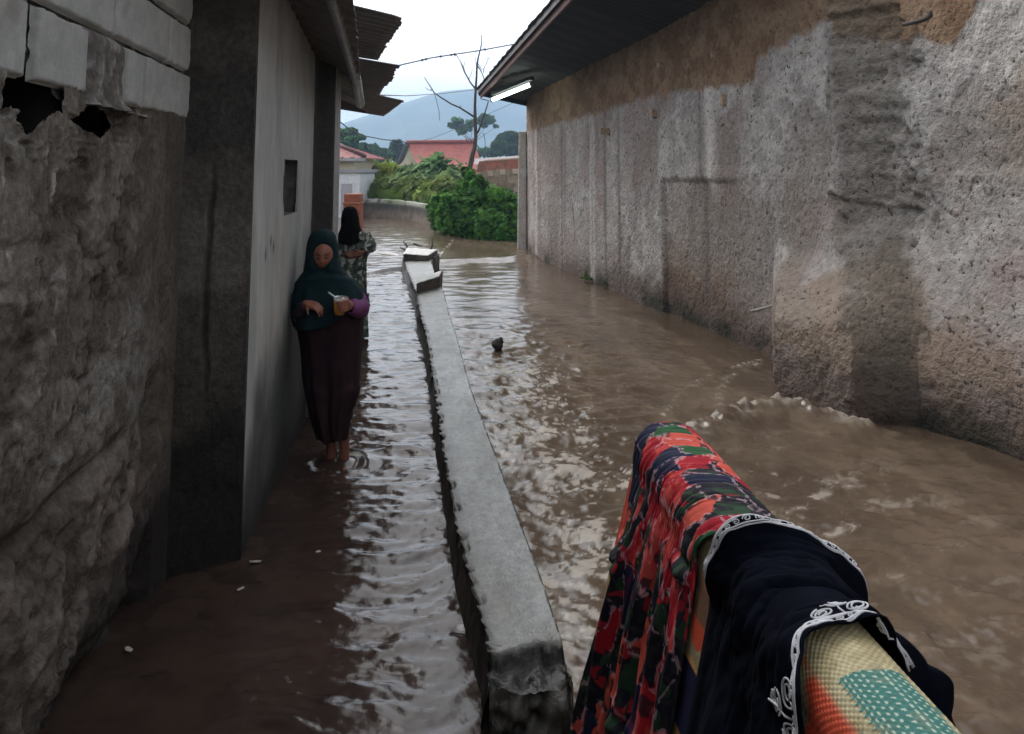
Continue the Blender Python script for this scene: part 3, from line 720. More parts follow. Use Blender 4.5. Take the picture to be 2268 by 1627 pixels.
def build_left_roof():
    mb = MB(); mb.box((-3, -4.8, -.3), (6, -4.2, 3.6)); mb.build('rear_light_blocker', m_plast2, LH, smooth=False)  # unseen box behind the camera, added to block sky light
    # near eave with gutter
    GN, GF = U(770, -160, 3.0), U(803, 232, 6.35)
    WN, WF = np.array((-1.9, 3.0, 3.05)), np.array((-1.9, 6.35, 2.60))
    corr_sheet(WN, GN, WF, GF, 'roof_sheet', PH, amp=.01, waves=20, jag=0)
    g = [U(x, y, Y) for x, y, Y in ((728, -60, 3.7), (738, 0, 4.0), (758, 70, 4.5), (778, 140, 5.2), (790, 180, 5.6), (798, 230, 6.3))]
    MB().tube(np.array(g), .035, 12, flat=(1, 1.25)).build('gutter', m_gut, PH)
    for k, y in ((0, 2.2), ):
        pass
    # roof over the block house nearer the camera
    corr_sheet((-2.2, -2.2, 3.5), (-.10, -2.2, 3.3), (-2.2, 3.3, 3.25), (-.62, 3.3, 3.0), 'roof_sheet', LH, amp=.012, waves=30, jag=0)
    # next houses along the lane: walls set back, tin awnings over the lane
    fh = empty('awning_house', (-2.6, 9, 0), 'dark house front beyond the grey plaster house with a stack of ragged tin awnings', 'house')
    mb = MB()
    mb.hexa([(-1.95, 6.1, -.3), (-1.66, 6.1, -.3), (-3.6, 13, -.3), (-3.15, 13, -.3), (-1.95, 6.1, 2.6), (-1.66, 6.1, 2.6), (-3.6, 13, 2.7), (-3.15, 13, 2.7)])
    mb.build('wall', m_conc2, fh, smooth=False)
    corr_sheet(U(690, -8, 5.5), U(896, 42, 5.5), U(690, 112, 7.6), U(836, 134, 7.6), 'awning_sheet', fh, waves=14)
    corr_sheet(U(720, 118, 7.7), U(886, 147, 7.7), U(720, 195, 9.8), U(843, 211, 9.8), 'awning_sheet', fh, waves=14)
    corr_sheet(U(730, 188, 9.9), U(894, 225, 9.9), U(735, 240, 12.0), U(850, 258, 12.0), 'awning_sheet', fh, waves=14)
    corr_sheet(U(715, 205, 9.0), U(806, 244, 9.0), U(740, 235, 9.6), U(812, 252, 9.6), 'awning_sheet', fh, waves=6)
build_left_roof()

#@@ BACKGROUND
def build_ground():
    # mud bed under the water and land beyond, one sheet out to the horizon
    ys = np.concatenate([np.linspace(-60, 10, 20), np.linspace(11, 60, 60), np.geomspace(62, 4000, 40)]); xs = np.concatenate([-np.geomspace(3000, 21, 30), np.linspace(-20, 20, 70), np.geomspace(21, 3000, 30)])
    X, Yv = np.meshgrid(xs, ys, indexing='ij')
    wall = np.array([G(*p)[:2] for p in ((700, 478), (800, 482), (870, 487), (955, 503), (1010, 520), (1090, 534), (1180, 541), (1300, 545))])
    yb = np.interp(X, wall[:, 0], wall[:, 1], left=40, right=17)
    z = -.3+.45*ss(0, 1.2, Yv-yb-.3)+.35*ss(2, 10, Yv-yb)
    z = np.where(X < -9, .3, z); z = np.where(Yv < -8, -.3, z)
    z += .05*fbm(np.stack([X*.3, Yv*.3, 0*X], -1), 3, 120)
    o = grid('ground', np.stack([X, Yv, z], -1), m_bank); props(o, 'low grassy ground behind the stream and out to the hills', 'ground', kind='structure')
    # mountain
    D = 900.
    prof = [(500, 340), (620, 312), (753, 283), (849, 250), (943, 217), (985, 205), (1055, 198), (1107, 212), (1154, 230), (1178, 238), (1260, 262), (1400, 300), (1700, 345), (2200, 372)]
    px = np.array([(a-1134)/F*D for a, b in prof]); pz = np.array([ZC+(HZ-b)/F*D for a, b in prof])
    xs = np.linspace(-420, 520, 160); v = np.linspace(0, 1, 60)
    X, Vv = np.meshgrid(xs, v, indexing='ij'); H = np.interp(X, px, pz, left=4, right=2)
    n = fbm(np.stack([X*.012, Vv*3, 0*X], -1), 5, 130)
    r = np.sin(Vv*math.pi)
    Z = H*r*(1+.05*n*np.abs(1-r)*3)+.012*H*n; Yv = D-260+520*Vv+20*n
    o = grid('mountain', np.stack([X, Yv, Z-1], -1), m_hill); props(o, 'broad blue hazy mountain rising behind the village', 'mountain', kind='structure')
build_ground()

def leafcloud(mb, blobs, n, size, c1, c2, rg, elong=1.6, shell=.55, up=.35):
    """leaf quads scattered through ellipsoid blobs (cx,cy,cz,rx,ry,rz)"""
    vol = np.array([b[3]*b[4]*b[5] for b in blobs])**(2/3); pr = vol/vol.sum()
    pick = rg.choice(len(blobs), n, p=pr); B = np.array(blobs)[pick]
    d = rg.normal(size=(n, 3)); d /= np.linalg.norm(d, axis=1)[:, None]
    rad = shell+(1-shell)*rg.random(n)**.6; rad *= rg.uniform(.85, 1.12, n)
    P = B[:, :3]+d*rad[:, None]*B[:, 3:]
    nr = d+rg.normal(0, .6, (n, 3))+[0, 0, up]; nr /= np.linalg.norm(nr, axis=1)[:, None]
    t = np.cross(nr, rg.normal(size=(n, 3))); t /= np.linalg.norm(t, axis=1)[:, None]; b = np.cross(nr, t)
    sz = size*rg.uniform(.6, 1.4, n)[:, None]
    V = np.stack([P-t*sz*elong/2, P+b*sz/2+nr*sz*.12, P+t*sz*elong/2, P-b*sz/2+nr*sz*.12], 1).reshape(-1, 3)
    f = np.arange(4*n).reshape(n, 4)
    base = mb.n; mb.V.append(V); mb.F += [tuple(q) for q in (f+base).tolist()]; mb.n += len(V)
    k = rg.random(n)[:, None]; cl = rg.random(len(blobs))[pick][:, None]*.6+.7
    c = (np.array(c1)*(1-k)+np.array(c2)*k)*(cl*1.3-.25)
    mb.C.append(np.repeat(c, 4, 0))
def rblobs(rg, ctr, ext, n, r0, r1):
    out = []
    for k in range(n):
        d = rg.normal(size=3); d /= np.linalg.norm(d); q = np.array(ctr)+d*np.array(ext)*rg.random()**.4
        r = rg.uniform(r0, r1); out.append((*q, r, r, r*rg.uniform(.6, .9)))
    return out
def bigleaf(mb, base, d, L, w, droop, c, rg, n=8):
    d = np.array(d, float); d /= np.linalg.norm(d); side = np.cross(d, [0, 0, 1.]); side /= np.linalg.norm(side)+1e-9
    t = np.linspace(0, 1, n); P = np.array(base)+d*(t*L)[:, None]+np.array([0, 0, -1])*(droop*L*t**2)[:, None]
    wd = w*np.sin(np.clip(t*.93+.07, 0, 1)*math.pi)**.6; nrm = np.cross(side, d)
    V = np.stack([P+side*wd[:, None]-nrm*wd[:, None]*.25*-1, P, P-side*wd[:, None]+nrm*wd[:, None]*.25], 1)
    mb.add(V, gridfaces(n, 3), c)

# dark creeper mound on the right bank
rg = np.random.default_rng(11)
bl = []
for (x, y, Y, r) in ((1040, 425, 19.8, .35), (1050, 415, 19.9, .28), (1046, 403, 20, .16), (1080, 450, 19.5, .5), (1115, 465, 19.2, .5), (1150, 480, 19, .5), (1010, 460, 20.3, .45), (985, 480, 20.8, .42), (1040, 480, 19.4, .6), (1090, 500, 18.9, .55), (1140, 505, 18.6, .5), (1160, 470, 19, .4), (1180, 490, 18.8, .5), (1000, 495, 20.1, .4), (1215, 480, 19, .5), (1055, 440, 19.6, .4), (972, 462, 21.2, .32), (1125, 452, 19.4, .3), (1020, 440, 20.2, .3), (1060, 512, 19.1, .35), (1110, 520, 18.6, .3), (1160, 522, 18.4, .3), (1240, 500, 19, .5)):
    c = U(x, y, Y); bl.append((c[0], c[1], c[2], r, r*1.1, r*.9))
for k in range(46):
    b = bl[rg.integers(0, len(bl))]; a = rg.uniform(0, 6.28); d = np.array([math.cos(a)*.7, math.sin(a)*.5-.3, rg.uniform(.3, 1.)]); d /= np.linalg.norm(d)
    bl.append((b[0]+d[0]*b[3]*1.05, b[1]+d[1]*b[4]*1.05, b[2]+d[2]*b[5]*1.1, *rg.uniform(.07, .17, 2), rg.uniform(.06, .16)))
root = empty('creeper_thicket', U(1090, 530, 19), 'dense dark green creeper thicket on the bank beside the far end of the rendered wall', 'bush')
mb = MB(); leafcloud(mb, bl, 21000, .10, (.020, .085, .012), (.095, .215, .035), rg, 1.4, .4)
mb.build('foliage', m_leaf, root, attr=True, smooth=False)
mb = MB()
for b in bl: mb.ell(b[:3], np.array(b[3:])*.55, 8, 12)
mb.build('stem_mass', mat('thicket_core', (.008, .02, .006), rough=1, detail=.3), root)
# bushes behind the low wall
def bush(name, spots, n, size, c1, c2, label, seed, elong=1.6, core=True, group='bushes behind the low curved wall'):
    rg = np.random.default_rng(seed); bl = []
    for (x, y, Y, r) in spots:
        c = U(x, y, Y); bl.append((c[0], c[1], c[2], r, r, r*.85))
    lowest = min(b[2]-b[5] for b in bl); o = np.array((np.mean([b[0] for b in bl]), np.mean([b[1] for b in bl]), .3))
    root = empty(name, o, label, 'bush', group)
    mb = MB(); leafcloud(mb, bl, n, size, c1, c2, rg, elong); mb.build('foliage', m_leaf, root, attr=True, smooth=False)
    mb = MB()
    for b in bl: mb.tube([np.array((b[0], b[1], .1)), np.array(b[:3])], [.05, .02], 6)
    if core:
        for b in bl: mb.ell(b[:3], np.array(b[3:])*.6, 6, 10)
    mb.build('stem', mat(name+'_stem', (.03, .045, .02), rough=1, detail=.3), root)
bush('low_bush', [(812, 420, 30, .5), (835, 428, 29.5, .5), (860, 422, 29, .6), (885, 430, 28.5, .55), (910, 428, 27.5, .6), (935, 435, 26.5, .6), (800, 432, 30, .4), (960, 440, 25.5, .55), (985, 430, 25.5, .6)], 7000, .20, (.10, .15, .035), (.22, .28, .075), 'olive green bushes directly behind the low curved wall', 21)
bush('yellow_green_bush', [(820, 402, 31, .5), (845, 395, 31, .5), (870, 402, 30.5, .55), (835, 410, 30.5, .5), (808, 412, 31, .35), (860, 385, 31, .35)], 4200, .26, (.19, .25, .035), (.36, .40, .075), 'pale yellow green bush beside the white house', 22, 2.6)
bush('broadleaf_bush', [(905, 395, 29, .45), (930, 400, 28.5, .55), (960, 395, 28, .55), (985, 395, 28, .5), (950, 412, 27.5, .6), (1000, 410, 27, .5), (900, 412, 28.5, .5)], 5200, .25, (.09, .15, .06), (.21, .29, .12), 'grey green broadleaf bush in front of the red roofed house', 23, 1.8)
# banana clumps
def banana(x, y, Y, hgt, n, c1, c2, label, seed, L=1.1, w=.17):
    rg = np.random.default_rng(seed); b = U(x, y, Y); root = empty('banana_plant', (b[0], b[1], .3), label, 'banana plant', 'banana plants over the bushes')
    mb = MB(); 
    for k in range(n):
        a = rg.uniform(0, 2*math.pi); el = rg.uniform(.25, 1.3); d = (math.cos(a)*math.cos(el), math.sin(a)*math.cos(el)*.7, math.sin(el))
        k2 = rg.random(); bigleaf(mb, b+rg.normal(0, .12, 3)*[1.6, 1, 1], d, L*rg.uniform(.6, 1.1), w*rg.uniform(.7, 1.1), rg.uniform(.25, .8), np.array(c1)*(1-k2)+np.array(c2)*k2, rg)
    mb.build('leaf_crown', m_leaf, root, attr=True)
    MB().tube([np.array((b[0], b[1], .1)), b], [.09, .05], 8).build('stem', mat('banana_stem', (.09, .10, .04), (.14, .12, .06), 8, .8), root)
banana(962, 372, 28, 0, 46, (.07, .16, .055), (.17, .28, .11), 'tall dark green banana plant in front of the red roof', 31, .95, .17)
banana(846, 388, 30.5, 0, 28, (.15, .23, .03), (.26, .33, .07), 'pale yellow green banana plant near the white house', 32, .85, .13)
banana(1000, 385, 27.6, 0, 20, (.05, .11, .04), (.10, .17, .06), 'smaller banana plant with drooping leaves left of the bare tree', 33, .7, .13)
# grass strip
rg = np.random.default_rng(5); mb = MB(); n = 6000
t = rg.random(n); bx = np.interp(t, [0, .5, 1], [795, 870, 985]); by = np.interp(t, [0, .5, 1], [438, 440, 452])
for k in range(n):
    c = U(bx[k]+rg.normal(0, 4), by[k], np.interp(t[k], [0, 1], [29.2, 24.6])+rg.uniform(0, 1.2)); c[2] = rg.uniform(.35, .6)
    d = np.array([rg.normal(0, .3), rg.normal(0, .3), 1.])*rg.uniform(.2, .5); w = np.array([.02, 0, 0])
    k2 = rg.random(); mb.add([c-w, c+w, c+d], [(0, 1, 2)], np.array((.07, .13, .02))*(1-k2)+np.array((.14, .20, .05))*k2)
props(mb.build('grass', m_leaf, origin=U(870, 440, 27), attr=True, smooth=False), 'bright green grass growing along the back of the low wall', 'grass', kind='stuff')

def build_lowwall():
    pts = [(700, 443, 480, 0), (795, 443, 483, 0), (840, 443, 485, 0), (880, 446, 489, 0), (915, 450, 494, 0), (955, 457, 503, 0), (985, 470, 512, 0)]
    B = np.array([G(a, c) for a, b, c, _ in pts]); H = np.array([(c-b)/F*G(a, c)[1] for a, b, c, _ in pts])
    n = 160; t = np.linspace(0, len(pts)-1, n); ip = lambda A: np.interp(t, range(len(pts)), A)
    bx, by, h = ip(B[:, 0]), ip(B[:, 1]), ip(H)
    prof = [(0, -.4), (0, .0), (.01, .5), (0, .85), (.03, 1), (.14, 1.03), (.28, 1), (.32, .85), (.32, -.4)]
    pz = np.array(prof); tt = np.linspace(0, len(prof)-1, 60); po = np.interp(tt, range(len(prof)), pz[:, 0]); ph = np.interp(tt, range(len(prof)), pz[:, 1])
    P = np.stack([np.repeat(bx[:, None], 60, 1), by[:, None]+po[None], h[:, None]*ph[None]], -1)
    q = fbm(P*3, 4, 140); P[..., 1] += .04*q; P[..., 2] += .02*q
    top = np.repeat(ss(.72, .95, ph+0)[None], n, 0)
    c = mixc((.095, .075, .06), (.15, .11, .085), ss(-.3, .3, q)); c = mixc(c, (.045, .043, .03), ss(.3, .75, np.repeat(ph[None], n, 0)+.3*q))
    c = mixc(c, (.30, .29, .25), top*ss(-.5, .1, q)); c = mixc(c, (.10, .14, .05), top*ss(.0, .4, fbm(P*2, 3, 141))*.7)
    o = grid('low_wall', P, m_bwall, None, c, origin=B[3]); props(o, 'low curved mossy wall with a pale worn top at the bend of the flooded lane', 'wall')
build_lowwall()
# brick gate pillar
c = U(782, 470, 16); w = .17
root = empty('brick_pillar', (c[0], 16, 0), 'short red brick gate pillar behind the woman in the patterned dress', 'pillar')
mb = MB(); z0 = -.2; zt = U(782, 452, 16)[2]
mb.box((c[0]-w, 15.85, z0), (c[0]+w, 16.2, zt)); bevel(mb.build('shaft', m_brick, root, smooth=False), .01)
zt2 = U(782, 430, 16)[2]
mb = MB(); mb.box((c[0]-w*.96, 15.87, zt+.035), (c[0]+w*.96, 16.18, zt2)); bevel(mb.build('head', m_brick, root, smooth=False), .01)
mb = MB(); mb.box((c[0]-w*1.08, 15.83, zt), (c[0]+w*1.08, 16.22, zt+.035)); bevel(mb.build('string_course', mat('pale_brick', (.38, .17, .11), (.3, .12, .08), 10, .9), root, smooth=False), .006)
# white house at left
def white_house():
    Y = 27; x1 = U(785, 350, Y)[0]; x0 = x1-4; root = empty('white_house', (x1, Y, 0), 'small white and cream house with a dark red hipped roof at the left bend', 'house')
    ze = U(785, 349, Y)[2]; zm = U(785, 376, Y)[2]; xl = U(797, 400, Y)[0]
    MB().box((x0, Y, zm), (x1, Y+4, ze)).build('upper_wall', m_cream, root, smooth=False)
    MB().box((x0, Y-.06, -.3), (xl, Y+4, zm-.12)).build('lower_wall', m_white, root, smooth=False)
    bevel(MB().box((x0, Y-.16, zm-.117), (xl+.08, Y+4.1, zm)).build('ledge', m_grey, root, smooth=False), .02)
    a, b = U(757, 400, Y)[0], U(782, 400, Y)[0]; zz1, zz0 = U(770, 408, Y)[2], U(770, 470, Y)[2]
    f = MB()
    f.box((a-.05, Y-.10, zz0), (a, Y-.063, zz1)).box((b, Y-.10, zz0), (b+.05, Y-.063, zz1)).box((a-.05, Y-.10, zz1+.001), (b+.05, Y-.063, zz1+.06))
    wd = f.build('window', m_white, root, smooth=False); MB().box((a, Y-.085, zz0), (b, Y-.064, zz1)).build('pane', mat('dull_pane', (.33, .32, .36), (.4, .39, .42), 3, .5), wd, smooth=False)
    ex = U(808, 350, Y-.4)[0]; e = ze-.03; rz = U(750, 313, Y)[2]+.1
    V = []; n = 60; m = 24
    # hipped roof: front slope and right hip, ribbed
    A, B, Rg = np.array((x0, Y-.4, e)), np.array((ex, Y-.4, e)), np.array((x0, Y+1.7, rz)); R2 = np.array((ex-1.9, Y+1.7, rz+.0)); Bk = np.array((ex, Y+4, e))
    for P0, P1, Q0, Q1 in ((A, B, Rg, R2), (B, Bk, R2, R2+[0, .3, 0])):
        u = np.linspace(0, 1, n); v = np.linspace(0, 1, m); P = ((P0+(P1-P0)*u[:, None])[:, None]*(1-v)[None, :, None]+(Q0+(Q1-Q0)*u[:, None])[:, None]*v[None, :, None])
        P[..., 2] += .03*np.sin(u*n*1.3)[:, None]+.02*np.mod(v*8, 1)[None]
        grid('roof', P, m_redd, root)
    MB().tube([B+[0, 0, .06], R2+[0, 0, .08]], .07, 8).build('hip_ridge', mat('ridge_dark', (.09, .04, .04), rough=.8), root)
    MB().box((x0, Y-.42, e-.10), (ex+.02, Y-.38, e-.003)).build('fascia', m_grey, root, smooth=False)
white_house()
# red roofed house
def red_house():
    Y = 55; root = empty('red_roof_house', U(980, 420, Y)*[1, 1, 0]+[0, 0, .3], 'house with a big faded red tiled roof behind the banana plants', 'house')
    a, b = U(903, 318, Y+4), U(1052, 317, Y+4); c, d = U(932, 372, Y), U(1075, 378, Y)
    u = np.linspace(0, 1, 120); v = np.linspace(0, 1, 40)
    def slope(a, b, c, d, nm):
        P = ((c+(d-c)*u[:, None])[:, None]*(1-v)[None, :, None]+(a+(b-a)*u[:, None])[:, None]*v[None, :, None])
        P[..., 2] += -.25*np.sin(v*math.pi)[None]+.04*np.sin(u*220)[:, None]+.05*np.mod(v*14, 1)[None]
        return grid(nm, P, m_red, root)
    slope(a, b, c, d, 'roof'); 
    lc = U(878, 366, Y+8)
    slope(a, b, lc+[0, 1, 0], U(1040, 378, Y+9), 'roof')
    # curved barge board on the gable
    t = np.linspace(0, 1, 14); Pb = a+(U(876, 368, Y+4.4)-a)*t[:, None]; Pb[:, 2] -= .35*np.sin(t*math.pi); Pb[:, 1] -= .3
    MB().tube(Pb, [.22]*14, 6, flat=(.5, 1)).build('barge_board', mat('barge_timber', (.06, .05, .045), rough=.8), root)
    g = MB(); g.add([a+[.1, -.2, -.25], U(876, 372, Y+4), U(876, 480, Y+4), U(940, 480, Y+3.5), U(944, 375, Y+3.5)], [(0, 1, 2, 3, 4)]); g.build('gable_wall', m_cream, root, smooth=False)
    MB().tube([a+[-.1, 0, .1], b+[.1, 0, .1]], .14, 8).build('roof_ridge', mat('ridge_tile', (.3, .07, .05), (.2, .05, .04), 2), root)
    MB().box((c[0]+.3, Y+.8, -.2), (d[0]-.2, Y+7, c[2])).build('wall', m_cream, root, smooth=False)
red_house()
def grey_shed():
    Y = 42; a, b = U(1052, 352, Y+2), U(1190, 343, Y+2); c, d = U(1050, 364, Y), U(1190, 358, Y)
    root = empty('grey_roof_shed', (b[0]-2, Y, .3), 'long low shed with a grey sheet roof behind the brick garden wall', 'shed')
    u = np.linspace(0, 1, 100); P = np.stack([c+(d-c)*u[:, None], a+(b-a)*u[:, None]], 1); P[..., 2] += .02*np.sin(u*200)[:, None]
    grid('roof', P, mat('grey_sheet', (.17, .16, .165), (.22, .2, .2), .5, .7), root)
    MB().box((c[0]+.1, Y+.2, 0), (d[0], Y+2, min(c[2], d[2])-.05)).build('wall', m_cream, root, smooth=False)
grey_shed()
def garden_wall():
    Y = 30; root = empty('garden_wall', U(1100, 430, Y)*[1, 1, 0], 'weathered brick and render garden wall with a row of pale openings left of the rendered building', 'wall')
    x0, x1 = U(1005, 400, Y)[0], U(1260, 400, Y)[0]; n, m = 160, 70
    xs = np.linspace(x0, x1, n); zs = np.linspace(-.1, 1, m)
    ztop = np.interp(xs, [x0, U(1058, 1, Y)[0], U(1062, 1, Y)[0], U(1165, 1, Y)[0], x1], [U(1, 377, Y)[2], U(1, 377, Y)[2], U(1, 358, Y)[2], U(1, 350, Y)[2], U(1, 345, Y)[2]])
    P = np.zeros((n, m, 3)); P[..., 0] = xs[:, None]; P[..., 1] = Y; P[..., 2] = zs[None]*ztop[:, None]
    q = fbm(P*2.5, 4, 150); P[..., 1] -= .03*q
    zrel = (ztop[:, None]-P[..., 2])
    c = mixc((.25, .18, .13), (.33, .25, .18), ss(-.4, .4, q))
    bandm = ss(.40, .34, zrel+.05*q)*ss(U(1040, 1, Y)[0], U(1056, 1, Y)[0], P[..., 0]); c = mixc(c, (.33, .10, .065), bandm*.9); c = mixc(c, (.13, .075, .055), ss(.1, .4, fbm(P*3, 3, 151))*.6)
    c = mixc(c, (.12, .10, .05), ss(.62, .4, P[..., 2]+.3*q))
    grid('wall_face', P, m_bwall, root, c)
    cp = np.stack([xs, np.full(n, Y), ztop], -1)[42:]
    bevel(MB().tube(cp[::4], .05, 6).build('coping', mat('pink_coping', (.5, .33, .28), (.42, .26, .22), 3, .8), root), .005)
    for x, y in ((1086, 385), (1113, 382), (1141, 380), (1060, 388)):
        p = U(x, y, Y-.03); MB().box(p+[-.10, -.03, -.09], p+[.10, .02, .09], jit=.006).build('pale_opening', mat('pale_vent', (.46, .36, .29), (.38, .29, .22), 6, .9), root, smooth=False)
garden_wall()

# bare tree
def Z1(x, y, Y): return U(708.7+x*.2344, y*.2344, Y)
def bare_tree():
    Y = 25; root = empty('bare_tree', U(1037, 420, Y)*[1, 1, 0]+[0, 0, .3], 'tall thin leafless tree in front of the red roof and mountain', 'tree')
    tr = [(1395, 1800), (1410, 1620), (1440, 1470), (1462, 1390), (1472, 1290), (1466, 1110), (1464, 1000), (1470, 870), (1480, 720), (1483, 620), (1497, 540), (1515, 470), (1530, 400), (1526, 330)]
    r = [.115, .11, .10, .09, .075, .07, .055, .05, .04, .038, .030, .024, .019, .014]
    MB().tube([Z1(x, y, Y) for x, y in tr], np.array(r)*.72+.003, 8).build('trunk', m_bark, root)
    br = [([(1460, 1110), (1400, 1070), (1320, 1020), (1240, 985), (1160, 935), (1080, 880), (1050, 830), (1010, 770), (985, 735)], .042, .009),
          ([(1466, 840), (1420, 780), (1370, 690), (1355, 640), (1330, 590), (1290, 525)], .034, .008),
          ([(1490, 1260), (1520, 1180), (1555, 1080), (1580, 1000), (1592, 955), (1560, 945), (1515, 935)], .035, .010),
          ([(1485, 620), (1520, 670), (1545, 730), (1565, 790)], .022, .012), ([(1545, 690), (1552, 640), (1575, 600), (1590, 555)], .014, .006),
          ([(1490, 600), (1530, 660), (1552, 650)], .014, .008), ([(1080, 880), (1100, 950), (1125, 1050), (1130, 1140)], .010, .005), ([(1060, 860), (1020, 850), (1000, 830)], .012, .005),
          ([(1355, 650), (1365, 600), (1370, 580)], .009, .004), ([(1400, 760), (1430, 700), (1440, 650)], .009, .004), ([(1483, 640), (1470, 590), (1478, 470)], .010, .004),
          ([(1530, 470), (1545, 455), (1555, 470)], .007, .004), ([(1290, 525), (1265, 540)], .008, .004), ([(1290, 525), (1280, 505)], .008, .004), ([(1590, 555), (1615, 550)], .007, .004), ([(1590, 555), (1580, 540)], .007, .004),
          ([(1545, 1260), (1560, 1330), (1560, 1420)], .012, .006), ([(1440, 1345), (1410, 1300)], .02, .008), ([(1395, 1345), (1370, 1290)], .015, .006),
          ([(1320, 1020), (1330, 1000)], .016, .008), ([(1050, 850), (1060, 835)], .012, .006), ([(1360, 680), (1330, 600)], .008, .004)]
    for p, a, b in br:
        MB().tube([Z1(x, y, Y+.02*i) for i, (x, y) in enumerate(p)], np.linspace(a*.8+.003, b*.8+.004, len(p)), 6).build('branch', m_bark, root)
bare_tree()
def far_tree(spots, Y, n, size, c1, c2, label, seed, trunk=None, name='broadleaf_tree'):
    rg = np.random.default_rng(seed); bl = []
    for x, y, rx, ry in spots:
        c = Z1(x, y, Y+rg.uniform(-1, 1)); k = Y/F*.2344
        for j in range(8):
            o = rg.uniform(-.75, .75, 3)*[rx*k, rx*k, ry*k*1.15]; s = rg.uniform(.3, .6); bl.append((c[0]+o[0], c[1]+o[1], c[2]+o[2], rx*k*s, rx*k*s, ry*k*s))
    b0 = Z1(*(trunk[0] if trunk else (spots[0][0], 1750)), Y); root = empty(name, (b0[0], Y, .3), label, 'tree', 'trees at the foot of the mountain')
    mb = MB(); leafcloud(mb, bl, n, size, c1, c2, rg, 1.4, .35); mb.build('crown', m_leaf, root, attr=True, smooth=False)
    mb = MB(); tp = trunk or [(spots[0][0], 1750), (spots[0][0], spots[0][1])]
    mb.tube([Z1(x, y, Y) for x, y in tp], np.linspace(.13, .05, len(tp)), 7)
    for x, y, rx, ry in spots:
        a = Z1(*tp[-1], Y); mb.tube([a+[0, 0, -.6], Z1(x, y, Y)], [.035, .015], 5)
    mb.build('trunk', m_bark, root)
g1, g2 = (.04, .095, .03), (.10, .19, .06)
far_tree([(1290, 1165, 75, 40), (1370, 1215, 75, 45), (1420, 1165, 45, 30), (1235, 1185, 35, 22), (1560, 1120, 70, 40), (1610, 1150, 60, 30), (1540, 1180, 50, 26), (1670, 1195, 30, 12), (1345, 1250, 30, 18)], 95, 1900, .34, (.05, .10, .04), (.10, .18, .07), 'flat crowned tree with spaced leaf clusters behind the bare tree', 41, [(1560, 1500), (1500, 1400), (1440, 1310)])
far_tree([(1800, 1330, 120, 65), (1700, 1400, 80, 60), (1850, 1400, 110, 60), (1640, 1430, 50, 40), (1900, 1320, 70, 50)], 85, 5000, .45, (.03, .065, .02), (.07, .12, .04), 'round green tree left of the rendered building end', 42)
far_tree([(230, 1280, 90, 50), (320, 1320, 80, 45), (280, 1390, 90, 60), (160, 1330, 90, 90), (390, 1300, 30, 12)], 60, 4200, .3, g1, g2, 'dark green tree behind the white house roof', 43)
far_tree([(450, 1440, 110, 70), (400, 1500, 80, 70), (560, 1450, 100, 80), (500, 1540, 120, 60)], 75, 4600, .4, g1, (.05, .095, .03), 'dark rounded tree right of the white house', 44)
far_tree([(700, 1410, 100, 70), (770, 1450, 80, 80), (640, 1480, 100, 60), (720, 1360, 40, 24)], 80, 4600, .4, (.03, .06, .025), (.065, .10, .04), 'paler green tree against the left gable of the red roofed house', 45)
far_tree([(1560, 1440, 60, 30), (1500, 1450, 40, 24)], 90, 1500, .4, g1, g2, 'low distant tree just right of the red roof', 46)
# radio mast on the slope
p = U(894, 318, 600); q = U(894, 285, 600); mb = MB()
for d in ([-1, 0, 0], [1, 0, 0], [0, 1.5, 0]): mb.tube([p+np.array(d)*1.2+[0, 0, -14], q+np.array(d)*.5], .22, 4)
for k in np.linspace(0, 1, 9): c = p+(q-p)*k; mb.tube([c+[-1.1+.6*k, 0, 0], c+[1.1-.6*k, 0, 2]], .13, 4)
props(mb.build('radio_mast', mat('mast_steel', (.35, .36, .38), rough=.6), origin=p), 'faint lattice radio mast on the mountain slope', 'mast')
# overhead cables
def cable(pts, r, label, knots=0):
    P = np.array([U(*q) for q in pts]); t = np.linspace(0, len(P)-1, 40); C = np.stack([np.interp(t, range(len(P)), P[:, i]) for i in range(3)], -1)
    C[1:-1] = (C[:-2]+C[1:-1]*2+C[2:])/4
    mb = MB().tube(C, r, 6)
    for k in range(knots):
        i = rng.integers(8, 34); mb.ell(C[i], (r*2, r*2, r*2.2), 5, 6)
    props(mb.build('overhead_cable', m_cable, origin=P[0]), label, 'cable', 'overhead cables')
cable([(850, 153, 14), (960, 128, 14.4), (1060, 113, 14.8), (1240, 80, 15.5)], .012, 'thick overhead cable strung from the tin awnings up to the building roof', 7)
cable([(750, 268, 15), (775, 288, 16.5), (805, 301, 18), (850, 310, 20), (890, 313, 21.5), (905, 319, 23)], .012, 'sagging cable dropping from the left pier to the red roofed house')
cable([(840, 211, 12), (900, 213, 18), (980, 208, 26), (1080, 196, 34)], .010, 'thin level cable running from the lowest tin awning past the mountain top')
cable([(905, 319, 23), (960, 306, 25), (1000, 290, 27), (1040, 270, 29), (1100, 245, 31), (1200, 200, 33)], .008, 'faint thin cable rising behind the bare tree')

